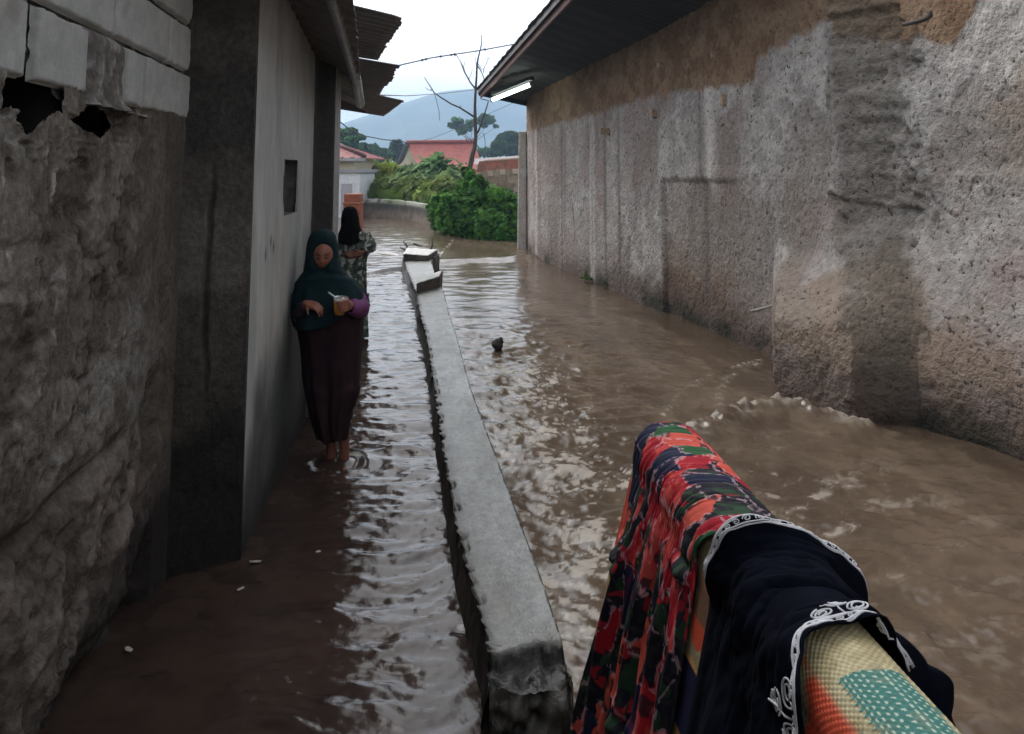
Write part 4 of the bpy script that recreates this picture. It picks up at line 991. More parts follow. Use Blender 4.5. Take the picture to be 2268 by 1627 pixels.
#@@ PEOPLE
def ring_loft(rows, n=72, fold=None, seed=0):
    """rows: (x_left, x_right, y_view, Y, depth_front, depth_back) -> P[rows, n, 3]; angle 0 = viewer's right, 90 = away, 270 = towards the camera"""
    out = []
    th = np.linspace(0, 2*math.pi, n, endpoint=False)
    for (xl, xr, y, Y, df, db) in rows:
        a, b = U(xl, y, Y), U(xr, y, Y); c = (a+b)/2; hw = (b[0]-a[0])/2
        cs, sn = np.cos(th), np.sin(th)
        sq = lambda v: np.sign(v)*np.abs(v)**.85
        out.append(np.stack([c[0]+hw*sq(cs), c[1]+np.where(sn > 0, db, df)*sq(sn), np.full(n, c[2])], -1))
    P = np.array(out)
    return P, th
def densify(P, k):
    m = len(P); t = np.linspace(0, m-1, k); i = np.clip(t.astype(int), 0, m-2); f = t-i
    def cr(p0, p1, p2, p3, f): return .5*((2*p1)+(-p0+p2)*f+(2*p0-5*p1+4*p2-p3)*f**2+(-p0+3*p1-3*p2+p3)*f**3)
    g = lambda j: P[np.clip(j, 0, m-1)]
    return cr(g(i-1), g(i), g(i+1), g(i+2), f[:, None, None])
def finger(mb, base, d, up, L, r, curl, c=None):
    d = np.array(d, float); d /= np.linalg.norm(d); up = np.array(up, float); up -= d*(up@d); up /= np.linalg.norm(up)
    P = [np.array(base)]; a = 0
    for k, l in enumerate((.45, .32, .23)):
        a += curl[k] if not np.isscalar(curl) else curl
        P.append(P[-1]+L*l*(math.cos(a)*d+math.sin(a)*up))
    mb.tube(np.array(P), [r, r*.95, r*.88, r*.7], 8)
def hand(mb, wrist, d, palm_up, L, side, curl=.45, spread=.10, thumb=1.0):
    """wrist point, pointing direction, direction the palm faces; side = where the thumb is"""
    d = np.array(d, float); d /= np.linalg.norm(d); pn = np.array(palm_up, float); pn -= d*(pn@d); pn /= np.linalg.norm(pn)
    s = np.array(side, float); s -= d*(s@d)+pn*(s@pn); s /= np.linalg.norm(s)
    w = np.array(wrist); pl = L*.5; hw = L*.20
    V = []
    for u, ww, th in ((-.1, .14, .11), (.25, .19, .12), (.6, .22, .11), (1., .215, .085)):
        for sg, tg in ((-1, -1), (1, -1), (1, 1), (-1, 1)): V.append(w+d*pl*u+s*L*ww*sg+pn*L*th*.75*tg)
    f = [(4*i+j, 4*i+(j+1) % 4, 4*i+4+(j+1) % 4, 4*i+4+j) for i in range(3) for j in range(4)]+[(3, 2, 1, 0), (12, 13, 14, 15)]
    mb.add(V, f)
    for k, (o, ll) in enumerate(((.155, .46), (.05, .51), (-.055, .47), (-.155, .38))):
        finger(mb, w+d*pl*.96+s*L*o, d+s*spread*(1.5-k)*.6, pn, L*ll, L*.052, curl*(1+.12*k))
    finger(mb, w+d*pl*.25+s*L*.17, d*.75+s*.9*thumb+pn*.35, pn-s*.5, L*.42, L*.058, (.15, .3, .35))
def make_head(mb, c, rx, ry, rz, yaw, pitch):
    """a face looking towards -Y, turned by yaw and bowed by pitch"""
    def fn(V):
        V = V.copy(); x, y, z = V.T
        low = ss(.1, -1, z); x2 = x*(1-.28*low); fr = ss(.2, 1, -y)
        y2 = y*(1-.06*ss(.2, 1, z))+.08*low*ss(0, -1, y)*0
        y2 -= .13*np.exp(-((x/.16)**2+((z+.12)/.20)**2))*fr           # nose
        y2 -= .05*np.exp(-((x/.13)**2+((z+.20)/.08)**2))*fr
        y2 -= .06*np.exp(-((x/.30)**2+((z+.50)/.10)**2))*fr           # lips
        y2 += .05*np.exp(-((x/.30)**2+((z+.405)/.035)**2))*fr*.5
        y2 -= .07*np.exp(-((x/.3)**2+((z+.80)/.16)**2))*fr            # chin
        for s in (-1, 1):
            y2 += .07*np.exp(-(((x-s*.36)/.20)**2+((z-.08)/.11)**2))*fr   # eye sockets
            y2 -= .05*np.exp(-(((x-s*.50)/.22)**2+((z+.26)/.20)**2))*fr   # cheeks
        return np.stack([x2, y2, z], -1)
    k = MB().ell((0, 0, 0), (1, 1, 1), 40, 56, fn=fn); V = k.V[0]*np.array((rx, ry, rz))
    cy, sy, cp, sp = math.cos(yaw), math.sin(yaw), math.cos(pitch), math.sin(pitch)
    rot = np.array([[cy, -sy, 0], [sy, cy, 0], [0, 0, 1]])@np.array([[1, 0, 0], [0, cp, -sp], [0, sp, cp]])
    mb.add(V@rot.T+c, k.F)
    return rot
def girl():
    Y = 4.72; foot = U(750, 1012, Y)
    root = empty('person', (foot[0], Y, 0), 'child in dark teal headscarf and plum dress holding an orange drink against the wall', 'person')
    px = Y/F
    hc = U(716, 566, Y-.03); rx, ry, rz = .064, .078, .088; yaw = R(8); pit = R(11)
    mb = MB(); rot = make_head(mb, hc, rx, ry, rz, yaw, pit)
    for s in (-1, 1):
        mb.ell(hc+rot@np.array([s*rx*.98, .01, -.005]), (.010, .018, .026), 8, 10)
    ne = U(722, 618, Y+.02)
    mb.tube([hc+[0, .015, -.05], ne], [.034, .038], 12)
    mb.tube([ne+[0, 0, .01], U(728, 650, Y+.02), U(730, 740, Y+.02), U(732, 790, Y+.02)], [.05, .115, .10, .12], 16)
    # arms: her left (viewer right) holds the cup, her right hangs bent in front
    cup = U(752, 677, Y-.20)
    sh_r = U(785, 640, Y+.01); el_r = U(806, 690, Y-.03); wr_r = U(777, 676, Y-.17)
    mb.tube([sh_r+[-.015, .01, -.01], (sh_r+el_r)/2+[-.008, 0, 0], el_r+[-.012, 0, .008], (el_r+wr_r)/2, wr_r], [.034, .030, .030, .028, .021], 12)
    sh_l = U(672, 640, Y+.01); el_l = U(664, 705, Y-.06); wr_l = U(679, 672, Y-.17)
    mb.tube([sh_l, (sh_l+el_l)/2, el_l, (el_l+wr_l)/2, wr_l], [.046, .042, .037, .031, .021], 12)
    # hand wrapped round the cup
    L = .125
    hand(mb, wr_r+[.004, 0, 0], [-1, -.22, .06], [-.1, -.15, -1] if False else [-.25, -1, -.1], L, [0, 0, 1], curl=.0, spread=.02, thumb=.2) if False else None
    d = cup-wr_r; palm = wr_r
    V = []
    s = np.array((0, 0, 1.)); dd = np.array((-1, -.15, .02)); dd /= np.linalg.norm(dd); pn = np.array((-.15, 1, 0.)); 
    hb = cup+np.array((.045, -.010, .0))
    mb.tube([wr_r, (wr_r+hb)/2, hb], [.020, .026, .026], 10, flat=(.8, 1.15))
    for k, zo in enumerate((.026, .009, -.008, -.024)):   # four fingers round the front of the cup
        r = .041; P = []
        for a in np.linspace(R(8), R(-105+10*k), 6): P.append(cup+np.array((r*math.cos(a), r*math.sin(a)-.0, zo-.004*(a < -.8))))
        mb.tube([hb+[0, 0, zo*.9]]+P, [.011, .011, .0105, .010, .0095, .009, .0075], 8)
    P = [hb+[-.004, .012, .012]]+[cup+np.array((.041*math.cos(a), .041*math.sin(a), .036)) for a in np.linspace(R(30), R(100), 4)]
    mb.tube(P, [.013, .012, .011, .010, .008], 8)
    hand(mb, wr_l, [.72, -.25, -.18], [.1, .35, -1], .135, [.3, -1, .1], curl=.38, spread=.22, thumb=.9)
    # legs and bare feet in the water
    for x0, y0, x1, y1, dx in ((722, 780, 732, 1010, -.02), (748, 780, 762, 1002, .030)):
        hip = U(x0, 800, Y+.02); kn = U((x0+x1)/2, 905, Y-.0); an = U(x1, y1, Y); an[2] = .045
        mb.tube([hip, (hip+kn)/2, kn, kn*.45+an*.55, an+[0, 0, .05], an+[0, .01, -.05]], [.066, .056, .044, .042, .028, .031], 12)
        mb.tube([an+[0, .03, -.06], an+[dx*.4, -.06, -.075], an+[dx, -.14, -.085]], [.03, .036, .028], 10, flat=(1.1, .7))
    body = mb.build('body', m_skin, root); remesh(body, .0045, 4)
    base = np.array((.26, .105, .070)); inv = rot.T
    def skin(V):
        q = (V-hc)@rot/np.array((rx, ry, rz)); x, y, z = q.T; fr = (y < -.3)
        c = np.tile(base, (len(V), 1)); n = fbm(V*30, 3, 200)[:, None]; c = c*(1+.1*n)
        lips = np.exp(-((x/.22)**2+((z+.50)/.055)**2))*fr; c = mixc(c, (.20, .06, .055), np.clip(lips, 0, 1)*.8)
        for s in (-1, 1):
            br = np.exp(-(((x-s*.38)/.22)**2+((z-.26-.04*np.abs(x))/.045)**2))*fr; c = mixc(c, (.02, .014, .012), np.clip(br*1.3, 0, 1))
            ey = np.exp(-(((x-s*.36)/.17)**2+((z-.05)/.035)**2))*fr; c = mixc(c, (.025, .015, .012), np.clip(ey*1.2, 0, 1))
            c = mixc(c, (.30, .11, .075), np.exp(-(((x-s*.45)/.25)**2+((z+.25)/.2)**2))*fr*.5)
        return c
    colour(body, skin)
    for s in (-1, 1):
        MB().ell(hc+rot@np.array([s*rx*.36, -ry*.905, rz*.045]), (.0095, .006, .0045), 8, 12).build('eye', m_eye, body)
    # plum dress
    rows = [(690, 768, 622, Y+.02, .09, .09), (670, 788, 640, Y+.02, .115, .11), (661, 799, 668, Y+.02, .13, .12), (659, 804, 698, Y+.01, .145, .125), (663, 803, 732, Y, .15, .13), (669, 801, 767, Y, .145, .13), (673, 798, 806, Y, .145, .13),
            (675, 797, 838, Y, .14, .13), (679, 796, 860, Y-.01, .14, .13), (684, 786, 885, Y-.01, .135, .13), (690, 780, 910, Y-.01, .13, .13), (697, 775, 934, Y-.01, .125, .125), (704, 772, 952, Y-.01, .12, .12), (709, 769, 966, Y-.01, .115, .115)]
    P, th = ring_loft(rows, 120); P = densify(P, 120)
    t = np.linspace(0, 1, 120)[:, None]; T = th[None]
    fold = (np.sin(T*7+1.3+2*t+.8*np.sin(t*5))*.5+np.sin(T*12-2.2*t+.5)*.35+np.sin(T*19+4*t)*.2)*(.002+.014*t)-.010*np.exp(-((T-R(262)-.25*t)/.07)**2)*ss(.25, .5, t)+.008*np.exp(-((T-R(285)-.35*t)/.10)**2)*ss(.2, .5, t)
    c = P.mean(1, keepdims=True); rad = P-c; rad[..., 2] = 0; P = P+rad/np.linalg.norm(rad, axis=-1, keepdims=True)*fold[..., None]
    P[-1, :, 2] += .008*np.sin(th*5+.4)
    # overlapping front panel that kicks out at the right
    pan = np.exp(-((T-R(338))/R(22))**2)*ss(.50, .69, t)*ss(.78, .70, t); P[..., 0] += .02*pan
    P[..., 0] = np.maximum(P[..., 0], PW0[0]+(P[..., 1]-PW0[1])*(PW1-PW0)[0]/(PW1-PW0)[1]+.012)
    o = grid('dress', P, m_plum, root, close=True); sd = o.modifiers.new('s', 'SOLIDIFY'); sd.thickness = .004
    # sleeves
    def sleeve(pts, rs, m, nm, seed):
        k = MB().tube(pts, rs, 28, cap=False); V = np.concatenate(k.V); n = fbm(V*np.array((22, 22, 34)), 3, seed); V = V+np.random.default_rng(seed).normal(0, .0005, V.shape)
        cc = V.reshape(len(pts), 28, 3).mean(1, keepdims=True); dd_ = V.reshape(len(pts), 28, 3)-cc; V = (cc+dd_*(1+.16*n.reshape(len(pts), 28, 1))).reshape(-1, 3)
        o = link(nm, V, k.F, m, root); q = o.modifiers.new('s', 'SOLIDIFY'); q.thickness = .003; return o
    ip = lambda A, n: np.stack([np.interp(np.linspace(0, len(A)-1, n), range(len(A)), np.array(A)[:, i]) for i in range(3)], -1)
    pr = ip([U(786, 652, Y+.005), U(797, 668, Y), U(800, 684, Y-.05), U(790, 684, Y-.11), U(774, 680, Y-.165)], 22); sleeve(pr, np.interp(np.linspace(0, 1, 22), [0, .35, .6, .85, 1], [.040, .052, .054, .048, .034]), m_purple, 'sleeve', 201)
    pl = ip([sh_l, U(668, 680, Y-.02), U(668, 695, Y-.06), U(672, 688, Y-.11), U(679, 675, Y-.16)], 22); sleeve(pl, np.interp(np.linspace(0, 1, 22), [0, .35, .6, .85, 1], [.055, .052, .048, .042, .030]), mat('dark_sleeve', (.028, .012, .022), (.04, .018, .03), 8, .85), 'sleeve', 202)
    # headscarf
    rows = [(712, 716, 507, Y+.005, .006, .006), (698, 731, 511, Y+.005, .05, .055), (688, 741, 521, Y+.005, .082, .085), (682, 745, 536, Y+.002, .092, .095), (679, 748, 556, Y, .098, .10), (677, 750, 576, Y-.002, .100, .10), (673, 756, 594, Y-.003, .098, .10), (666, 768, 608, Y, .10, .105),
            (659, 785, 622, Y+.005, .118, .115), (654, 801, 638, Y+.008, .138, .13), (651, 811, 655, Y+.005, .158, .138), (650, 815, 672, Y, .17, .14), (650, 812, 690, Y, .178, .142), (651, 806, 706, Y, .182, .143), (653, 800, 722, Y, .184, .143)]
    n = 160; P, th = ring_loft(rows, n); kq = 150; P = densify(P, kq); t = np.linspace(0, 1, kq)[:, None]; T = th[None]
    c = P.mean(1, keepdims=True); rad = P-c; rad[..., 2] = 0; rl = rad/(np.linalg.norm(rad, axis=-1, keepdims=True)+1e-9)
    fold = (np.sin(T*6+2.5*t*3+.6)*.5+np.sin(T*11-3*t)*.4+.5*np.sin((T-R(270))*3+t*9))*(.0008+.017*ss(.45, 1, t))
    fold += -.008*np.exp(-((t-.50-.05*np.sin(T+.5))/.03)**2)+.006*np.exp(-((t-.58-.06*np.sin(T-.4))/.03)**2)
    P = P+rl*fold[..., None]
    # face opening and the cutaway hem that bares the forearms
    fc = hc+np.array([.007, 0, -.004]); q = (P-fc)
    front = q[..., 1] < -.0
    xx = q[..., 0]/.050; zz = q[..., 2]/.070; zz = np.where(zz < 0, zz*1.0, zz*1.05)
    face = (xx**2+zz**2 < 1) & front & (t < .62)
    sm = lambda A: (A[:-1, :]+A[1:, :])/2
    fm = (face[:-1] & face[1:]); fm = fm & np.roll(fm, -1, 1)
    zh = np.interp(P[..., 0], [U(655, 700, Y)[0], U(690, 700, Y)[0], U(735, 700, Y)[0], U(770, 700, Y)[0], U(812, 700, Y)[0]], [U(1, 722, Y)[2], U(1, 718, Y)[2], U(1, 712, Y)[2], U(1, 690, Y)[2], U(1, 672, Y)[2]])
    arm = np.exp(-((P[..., 0]-wr_l[0]-.01)/.035)**2)*(P[..., 1] < Y-.03); zh = zh+.11*ss(.3, .7, arm)*0
    cut = P[..., 2] < zh; cm = cut[:-1] & cut[1:]; cm = cm & np.roll(cm, -1, 1)
    # pull the rim of the opening in towards the face
    rim = np.exp(-((np.sqrt(xx**2+zz**2)-1)/.25)**2)*front*(t < .62); P = P-rl*(.014*rim)[..., None]
    o = grid('headscarf', P, m_teal, root, mask=~(fm | cm)[:, :], close=True) if False else None
    f = gridfaces(kq, n, None, True).reshape(kq-1, n, 4)[~(fm | cm)]
    P[..., 0] = np.maximum(P[..., 0], PW0[0]+(P[..., 1]-PW0[1])*(PW1-PW0)[0]/(PW1-PW0)[1]+.008)
    o = link('headscarf', P.reshape(-1, 3), f, m_teal, root); sd = o.modifiers.new('s', 'SOLIDIFY'); sd.thickness = .006
    # brow band of the scarf
    a = np.linspace(R(-200), R(20), 60); 
    B = np.array([fc+[.053*math.cos(x+R(0)), -.075-.012*math.cos((x+R(90))), .080*-math.sin(x)*1.0] for x in a])
    # drink cup
    cr = empty('drink_cup', cup+[0, 0, -.05], 'clear plastic cup of orange iced drink held in the hand of the child in teal', 'cup')
    pr = [(0, -.05), (.027, -.05), (.029, -.047), (.0335, .028)]
    def lathe(prof, m, nm, par, n=28):
        A = np.linspace(0, 2*math.pi, n, endpoint=False); V = np.array([[(cup[0]+r*math.cos(x), cup[1]+r*math.sin(x), cup[2]+z) for x in A] for r, z in prof]); return grid(nm, V, m, par, close=True)
    lathe([(.0005, -.050), (.0275, -.050), (.0336, .026), (.0005, .026)], m_tea, 'iced_drink', cr)
    lathe([(.0338, .024), (.0354, .048), (.0346, .048), (.0332, .026)], m_clear, 'cup_rim', cr)
    MB().tube([cup+[.005, 0, -.02], U(744, 660, Y-.2), U(727, 648, Y-.2)], .0045, 8).build('drinking_straw', m_strw, cr)
girl()
def woman():
    Y = 8.0; ft = U(785, 700, Y)
    root = empty('person', (U(782, 600, Y)[0], Y, 0), 'woman seen from behind in black headscarf and green white patterned dress in the flooded lane', 'person')
    hc = U(775, 487, Y+.012); mb = MB(); mb.ell(hc, (.060, .068, .085), 20, 28)
    mb.tube([hc+[0, 0, -.05], U(780, 520, Y)], [.04, .05], 10)
    mb.tube([U(780, 518, Y), U(783, 540, Y), U(785, 600, Y), U(786, 640, Y)], [.06, .12, .10, .12], 16)
    sr, er, wr = U(808, 522, Y), U(822, 548, Y-.02), U(800, 561, Y-.13)
    mb.tube([sr, (sr+er)/2, er, (er+wr)/2, wr], [.045, .04, .036, .03, .021], 10)
    sl, el, wl = U(757, 522, Y), U(748, 556, Y-.02), U(770, 566, Y-.12)
    mb.tube([sl, (sl+el)/2, el, (el+wl)/2, wl], [.045, .04, .036, .03, .021], 10)
    hand(mb, wr, [-1, -.12, -.10], [0, -1, 0], .15, [0, 0, 1], .12, .05, .5); hand(mb, wl, [1, .1, .0], [0, -1, 0], .145, [0, 0, 1], .15, .05, .4)
    for s in (-.07, .07):
        h = U(786, 650, Y)+[s, 0, 0]; an = np.array((h[0], Y, .04)); mb.tube([h, (h+an)/2, an+[0, 0, .02], an+[0, 0, -.08]], [.075, .055, .035, .035], 10)
        mb.tube([an+[0, -.03, -.07], an+[0, .1, -.08]], [.032, .03], 8)
    b = mb.build('body', m_skin, root); remesh(b, .006, 4); colour(b, lambda V: np.tile((.24, .105, .075), (len(V), 1)))
    rows = [(766, 802, 512, Y, .07, .07), (752, 816, 522, Y, .10, .10), (747, 822, 540, Y, .115, .11), (748, 820, 556, Y, .115, .11), (751, 812, 572, Y, .12, .11), (752, 811, 600, Y, .125, .12), (750, 812, 640, Y, .13, .13), (748, 814, 700, Y, .14, .14), (746, 816, 745, Y, .15, .15)]
    P, th = ring_loft(rows, 110); P = densify(P, 150); t = np.linspace(0, 1, 150)[:, None]; c = P.mean(1, keepdims=True); rad = P-c; rad[..., 2] = 0
    P = P+rad/np.linalg.norm(rad, axis=-1, keepdims=True)*((np.sin(th*8+3*t)*.6+np.sin(th*13-2*t)*.4)*(.003+.012*t))[..., None]
    def camo(V):
        n1 = fbm(V*np.array((22, 22, 22)), 3, 210); n2 = fbm(V*np.array((30, 30, 26))+9, 2, 211)
        c = mixc((.045, .075, .055), (.10, .125, .10), ss(-.15, .25, n1)); c = mixc(c, (.015, .022, .016), ss(.2, .3, -n1)); c = mixc(c, (.46, .48, .45), ss(.20, .26, n2))
        g = .085; q = np.mod(V[..., [0, 2]]+.03*n1[..., None], g)/g-.5; r = np.hypot(q[..., 0], q[..., 1]); c = mixc(c, (.5, .52, .48), np.exp(-((r-.2)/.06)**2)*(vn(np.floor(V/g), 3) > .1)); return c
    o = grid('dress', P, m_camo, root, camo(P), close=True); o.modifiers.new('s', 'SOLIDIFY').thickness = .004
    for pts in (([sr, (sr+er)/2, er, (er+wr)/2, er*.2+wr*.8]), ([sl, (sl+el)/2, el, (el+wl)/2, el*.2+wl*.8])):
        A = np.stack([np.interp(np.linspace(0, 4, 16), range(5), np.array(pts)[:, i]) for i in range(3)], -1)
        k = MB().tube(A, np.interp(np.linspace(0, 1, 16), [0, .5, 1], [.062, .060, .040]), 22, cap=False); V = np.concatenate(k.V); V += .008*np.stack([fbm(V*25+i*5, 2, 212) for i in range(3)], -1)
        o = link('sleeve', V, k.F, m_camo, root, camo(V)); o.modifiers.new('s', 'SOLIDIFY').thickness = .003
    rows = [(772, 776, 457, Y, .005, .005), (764, 785, 460, Y, .05, .05), (760, 790, 466, Y, .075, .08), (757, 793, 476, Y, .085, .092), (756, 795, 488, Y, .09, .096), (756, 797, 500, Y, .095, .096), (753, 801, 511, Y, .10, .10), (749, 807, 522, Y, .118, .112), (748, 811, 532, Y, .132, .12), (750, 809, 542, Y, .138, .122)]
    P, th = ring_loft(rows, 120); P = densify(P, 110); t = np.linspace(0, 1, 110)[:, None]; c = P.mean(1, keepdims=True); rad = P-c; rad[..., 2] = 0
    P = P+rad/(np.linalg.norm(rad, axis=-1, keepdims=True)+1e-9)*((np.sin(th*7+5*t)*.6+np.sin(th*12)*.4)*.006*ss(.5, 1, t))[..., None]
    zh = np.interp(P[..., 0], [U(x, 530, Y)[0] for x in (748, 762, 780, 796, 811)], [U(1, y, Y)[2] for y in (524, 536, 543, 536, 519)])
    cut = P[..., 2] < zh; cm = cut[:-1] & cut[1:]; cm = cm & np.roll(cm, -1, 1)
    f = gridfaces(110, 120, None, True).reshape(109, 120, 4)[~cm]
    o = link('headscarf', P.reshape(-1, 3), f, m_black, root); o.modifiers.new('s', 'SOLIDIFY').thickness = .006
woman()

#@@ FOREGROUND
RA = np.array((.318, 1.735)); RD = np.array((.405, .92))-np.array((.318, 1.735)); RD /= np.linalg.norm(RD); RN = np.array((RD[1], -RD[0])); RN = RN if RN[0] < 0 else -RN
RR = .066; ZT = 1.128
def drape(s, t, off=0., flareL=.20, flareR=.10, sag=0.):
    """s along the rail from its far end, t arc length over the rail (0 on the ridge, + to the left / lane side)"""
    s, t = np.broadcast_arrays(np.asarray(s, float), np.asarray(t, float)); r = RR+off
    a = np.clip(t/RR, -math.pi/2, math.pi/2); e = np.maximum(np.abs(t)-RR*math.pi/2, 0)
    fl = np.where(t > 0, flareL, flareR)
    sq = lambda v: np.sign(v)*np.abs(v)**.82
    n = r*sq(np.sin(a))+np.sign(t)*fl*e; z = ZT-.03*s-RR+r*sq(np.cos(a))-e*np.sqrt(1-fl**2)
    xy = RA+s[..., None]*RD+n[..., None]*RN
    return np.concatenate([xy, z[..., None]], -1)
def worley(x, y, seed):
    i, j = np.floor(x), np.floor(y); d1 = np.full(x.shape, 9.); d2 = np.full(x.shape, 9.); idv = np.zeros(x.shape)
    for a in (-1, 0, 1):
        for b in (-1, 0, 1):
            ci, cj = i+a, j+b; z = np.zeros_like(ci)
            d = np.maximum(np.abs(x-ci-.5-.75*(_hash(ci, cj, z, seed)-.5)), np.abs(y-cj-.5-.75*(_hash(ci, cj, z, seed+1)-.5)))
            h = _hash(ci, cj, z, seed+2); n = d < d1
            d2 = np.where(n, d1, np.minimum(d2, d)); idv = np.where(n, h, idv); d1 = np.where(n, d, d1)
    return idv, d2-d1
def build_fore():
    rail = empty('bridge_rail', np.append(RA, 0), 'round bamboo bridge rail inside the draped straw mat at the near bank', 'rail')
    e0 = RA+RD*.04; e1 = RA+RD*2.2
    MB().tube([np.append(e0, ZT-.07), np.append(e1, ZT-.13)], .052, 16).build('rail_pole', mat('bamboo', (.32, .25, .12), (.25, .18, .08), 5, .6), rail)
    for s in (.25, 1.9):
        q = RA+RD*s-RN*.0; MB().tube([np.append(q, -.3), np.append(q, ZT-.13)], .04, 12).build('post', m_bark, rail)
    # straw mat
    sN, tN = 860, 640
    s = np.concatenate([np.linspace(0, .65, 240), np.linspace(.651, 1.15, 620)]); t = np.concatenate([np.linspace(-.5, -.16, 60), np.linspace(-.155, .30, 340), np.linspace(.302, .78, tN-400)])
    S, T = np.meshgrid(s, t, indexing='ij')
    end = np.exp(-(S/.02)**2)
    P = drape(S-.035*ss(.05, .5, T)*0+.01*np.sin(T*14)*ss(.06, 0, S), T, .0+.004*fbm(np.stack([S*5, T*5, 0*S], -1), 3, 220)-.012*end*(np.abs(T) < .1), flareL=.212)
    # weave relief
    wv = .0008*np.sin(S*2*math.pi/.009)*np.sin(T*2*math.pi/.009)
    P[..., 2] += wv; P[..., 0] -= wv*.5
    straw = mixc((.33, .275, .145), (.42, .365, .215), ss(-.3, .3, fbm(np.stack([S*60, T*60, 0*S], -1), 3, 221)))
    c = straw*(1+.16*np.sign(np.sin(S*2*math.pi/.009)*np.sin(T*2*math.pi/.009)))[..., None]
    # teal lozenges with white dots, zigzag lines, red flowers lower down
    jag2 = .0025*np.sign(np.sin(S*2*math.pi/.009))
    g = (np.abs(T-.002+.12*np.maximum(S-.86, 0)*0) < .036+jag2)*(S > .79)*(S < 1.02)+(np.abs(T-.002) < .036+jag2)*(S > 1.1)*(S < 1.3)
    g2 = ((np.abs(np.abs(T+.002)-.060-.0*S) < .005)*(S > .855))+((np.abs(T+.06-1.1*(S-.83)) < .006)*(S > .83)*(S < .855))
    g = g*1.0; g2 = g2*1.0
    dots = (np.mod(S+T*.5, .0090) < .0036) & (np.mod(T, .0075) < .0026)
    teal = np.array((.032, .155, .13)); n9 = fbm(np.stack([S*25, T*25, 0*S+4], -1), 3, 224); c = mixc(c, (.20, .17, .10), ss(.1, .5, n9)*.6); c = mixc(c, teal, g*(1-.35*ss(.1, .5, n9))); c = mixc(c, teal*.9, g2*.8)
    c = mixc(c, (.55, .62, .50), g*dots*.75)
    n = fbm(np.stack([S*11, T*11, 0*S+4], -1), 3, 222); n2 = fbm(np.stack([S*9+30, T*9, 0*S+4], -1), 3, 223)
    zone = ss(.050, .068, T)*ss(.56, .60, S+.3*ss(.2, .25, T))+ss(.11, .14, T)*ss(.56, .5, S)
    c = mixc(c, (.58, .075, .03), ss(.16, .24, n)*zone); c = mixc(c, (.07, .10, .055), ss(.22, .30, n2)*zone*ss(.30, .2, n)); c = mixc(c, (.55, .30, .10), ss(.22, .3, -n)*zone*.6)
    bandm = np.abs(np.mod(S-.40, .30)-.05); 
    c = mixc(c, (.075, .095, .055), ss(.05, .045, np.abs(np.mod(T-.05, .16)-.08))*ss(.33, .35, S)*ss(.60, .5, S)*zone*.8)
    props(grid('straw_mat', P, m_mat, None, c, origin=np.append(RA, .5)), 'woven straw mat with teal lozenges draped over the rail beneath two cloths', 'mat')
    # red floral cloth
    sN, tN = 520, 620
    u = np.linspace(0, 1, sN); t = np.concatenate([np.linspace(-.17, .14, 260), np.linspace(.1415, .80, tN-260)])
    Uu, T = np.meshgrid(u, t, indexing='ij'); e = np.maximum(T-.10, 0); hang = ss(.08, .30, T)
    s0 = np.interp(T, [-.17, 0, .06, .12, .25, .35, .50, .8], [.050, .028, .035, .045, .045, .030, .015, .012]); s1 = np.interp(T, [-.17, -.05, 0, .05, .09, .14, .22, .35, .55, .8], [.525, .53, .515, .46, .43, .425, .43, .435, .445, .445])
    S = s0+(s1-s0)*Uu
    w1 = np.sin(Uu*2*math.pi*4.2+1.2*np.sin(T*6)+.6); w2 = np.sin(Uu*2*math.pi*9.3+2.2*np.sin(T*4+1)); w3 = fbm(np.stack([Uu*14, T*2.2, 0*T], -1), 3, 230)
    cr = fbm(np.stack([Uu*7+T*6, T*26, 0*T], -1), 3, 231)       # cross creases on the ridge
    off = .008+hang*(.011*w1+.004*w2+.016*w3+.010)+(1-hang)*(.0025*cr+.0022*np.abs(np.sin((S*1.1+T*.45)*2*math.pi/.05+4*w3)))
    # knots of bunched fabric
    for (us, tt, a, sw, st) in ((.08, .26, .012, .12, .03), (.62, .46, .012, .12, .03), (.90, .13, .010, .09, .03)):
        off = off+a*np.exp(-(((Uu-us)/sw)**2+((T-tt)/st)**2))*(1+.8*np.sin((T-tt)*160))
    off = .005+(off-.005)*lerp(1, ss(1.0, .90, Uu)*ss(0, .06, Uu), ss(.08, .14, T))
    P = drape(S, T, off, flareL=.215)
    # print: blotches stretched along the cloth
    a1, a2 = Uu*.48, T*1.0
    wq = .03*fbm(np.stack([a1*12, a2*12, 0*T], -1), 2, 232)
    X, Yq = (a1+wq), (a2+wq)
    hg = ss(.06, .16, T); Yq = np.where(T > .08, Yq-.0, Yq*2.2-.096)
    b1 = fbm(np.stack([X*27, Yq*13, 0*T+1], -1), 3, 233)*1.3+.02; b2 = fbm(np.stack([X*22+9, Yq*9, 0*T+2], -1), 3, 234); b3 = fbm(np.stack([X*24, Yq*12, 0*T+3], -1), 2, 235); b4 = fbm(np.stack([X*150, Yq*90, 0*T+5], -1), 2, 236)
    q1 = .006*np.stack([fbm(np.stack([a1*60, a2*60, 0*T+k], -1), 2, 237+k) for k in range(2)], 0)
    Yw = np.where(T > .08, T, T*1.5-.04)
    idv, gap = worley((a1+wq+q1[0])/.046, (Yw+q1[1]+.3*wq)/.085, 400); id2, gap2 = worley((a1-wq+q1[1])/.017+7, (Yw+q1[0])/.024, 410)
    red = mixc((.30, .006, .018), (.40, .016, .026), ss(-.2, .3, b3)); red = mixc(red, (.56, .10, .075), ss(.10, .45, b3+.5*b4)*.6)
    blk_ = mixc((.008, .008, .016), (.020, .020, .022), ss(0, .3, b4)); blk_ = mixc(blk_, (.02, .06, .025), (id2 > .80)*.7); blk_ = mixc(blk_, (.30, .012, .022), ((id2 < .13) & (gap2 > .10))*.9)
    isb = ss(.46, .465, idv); c = mixc(red, blk_, isb)
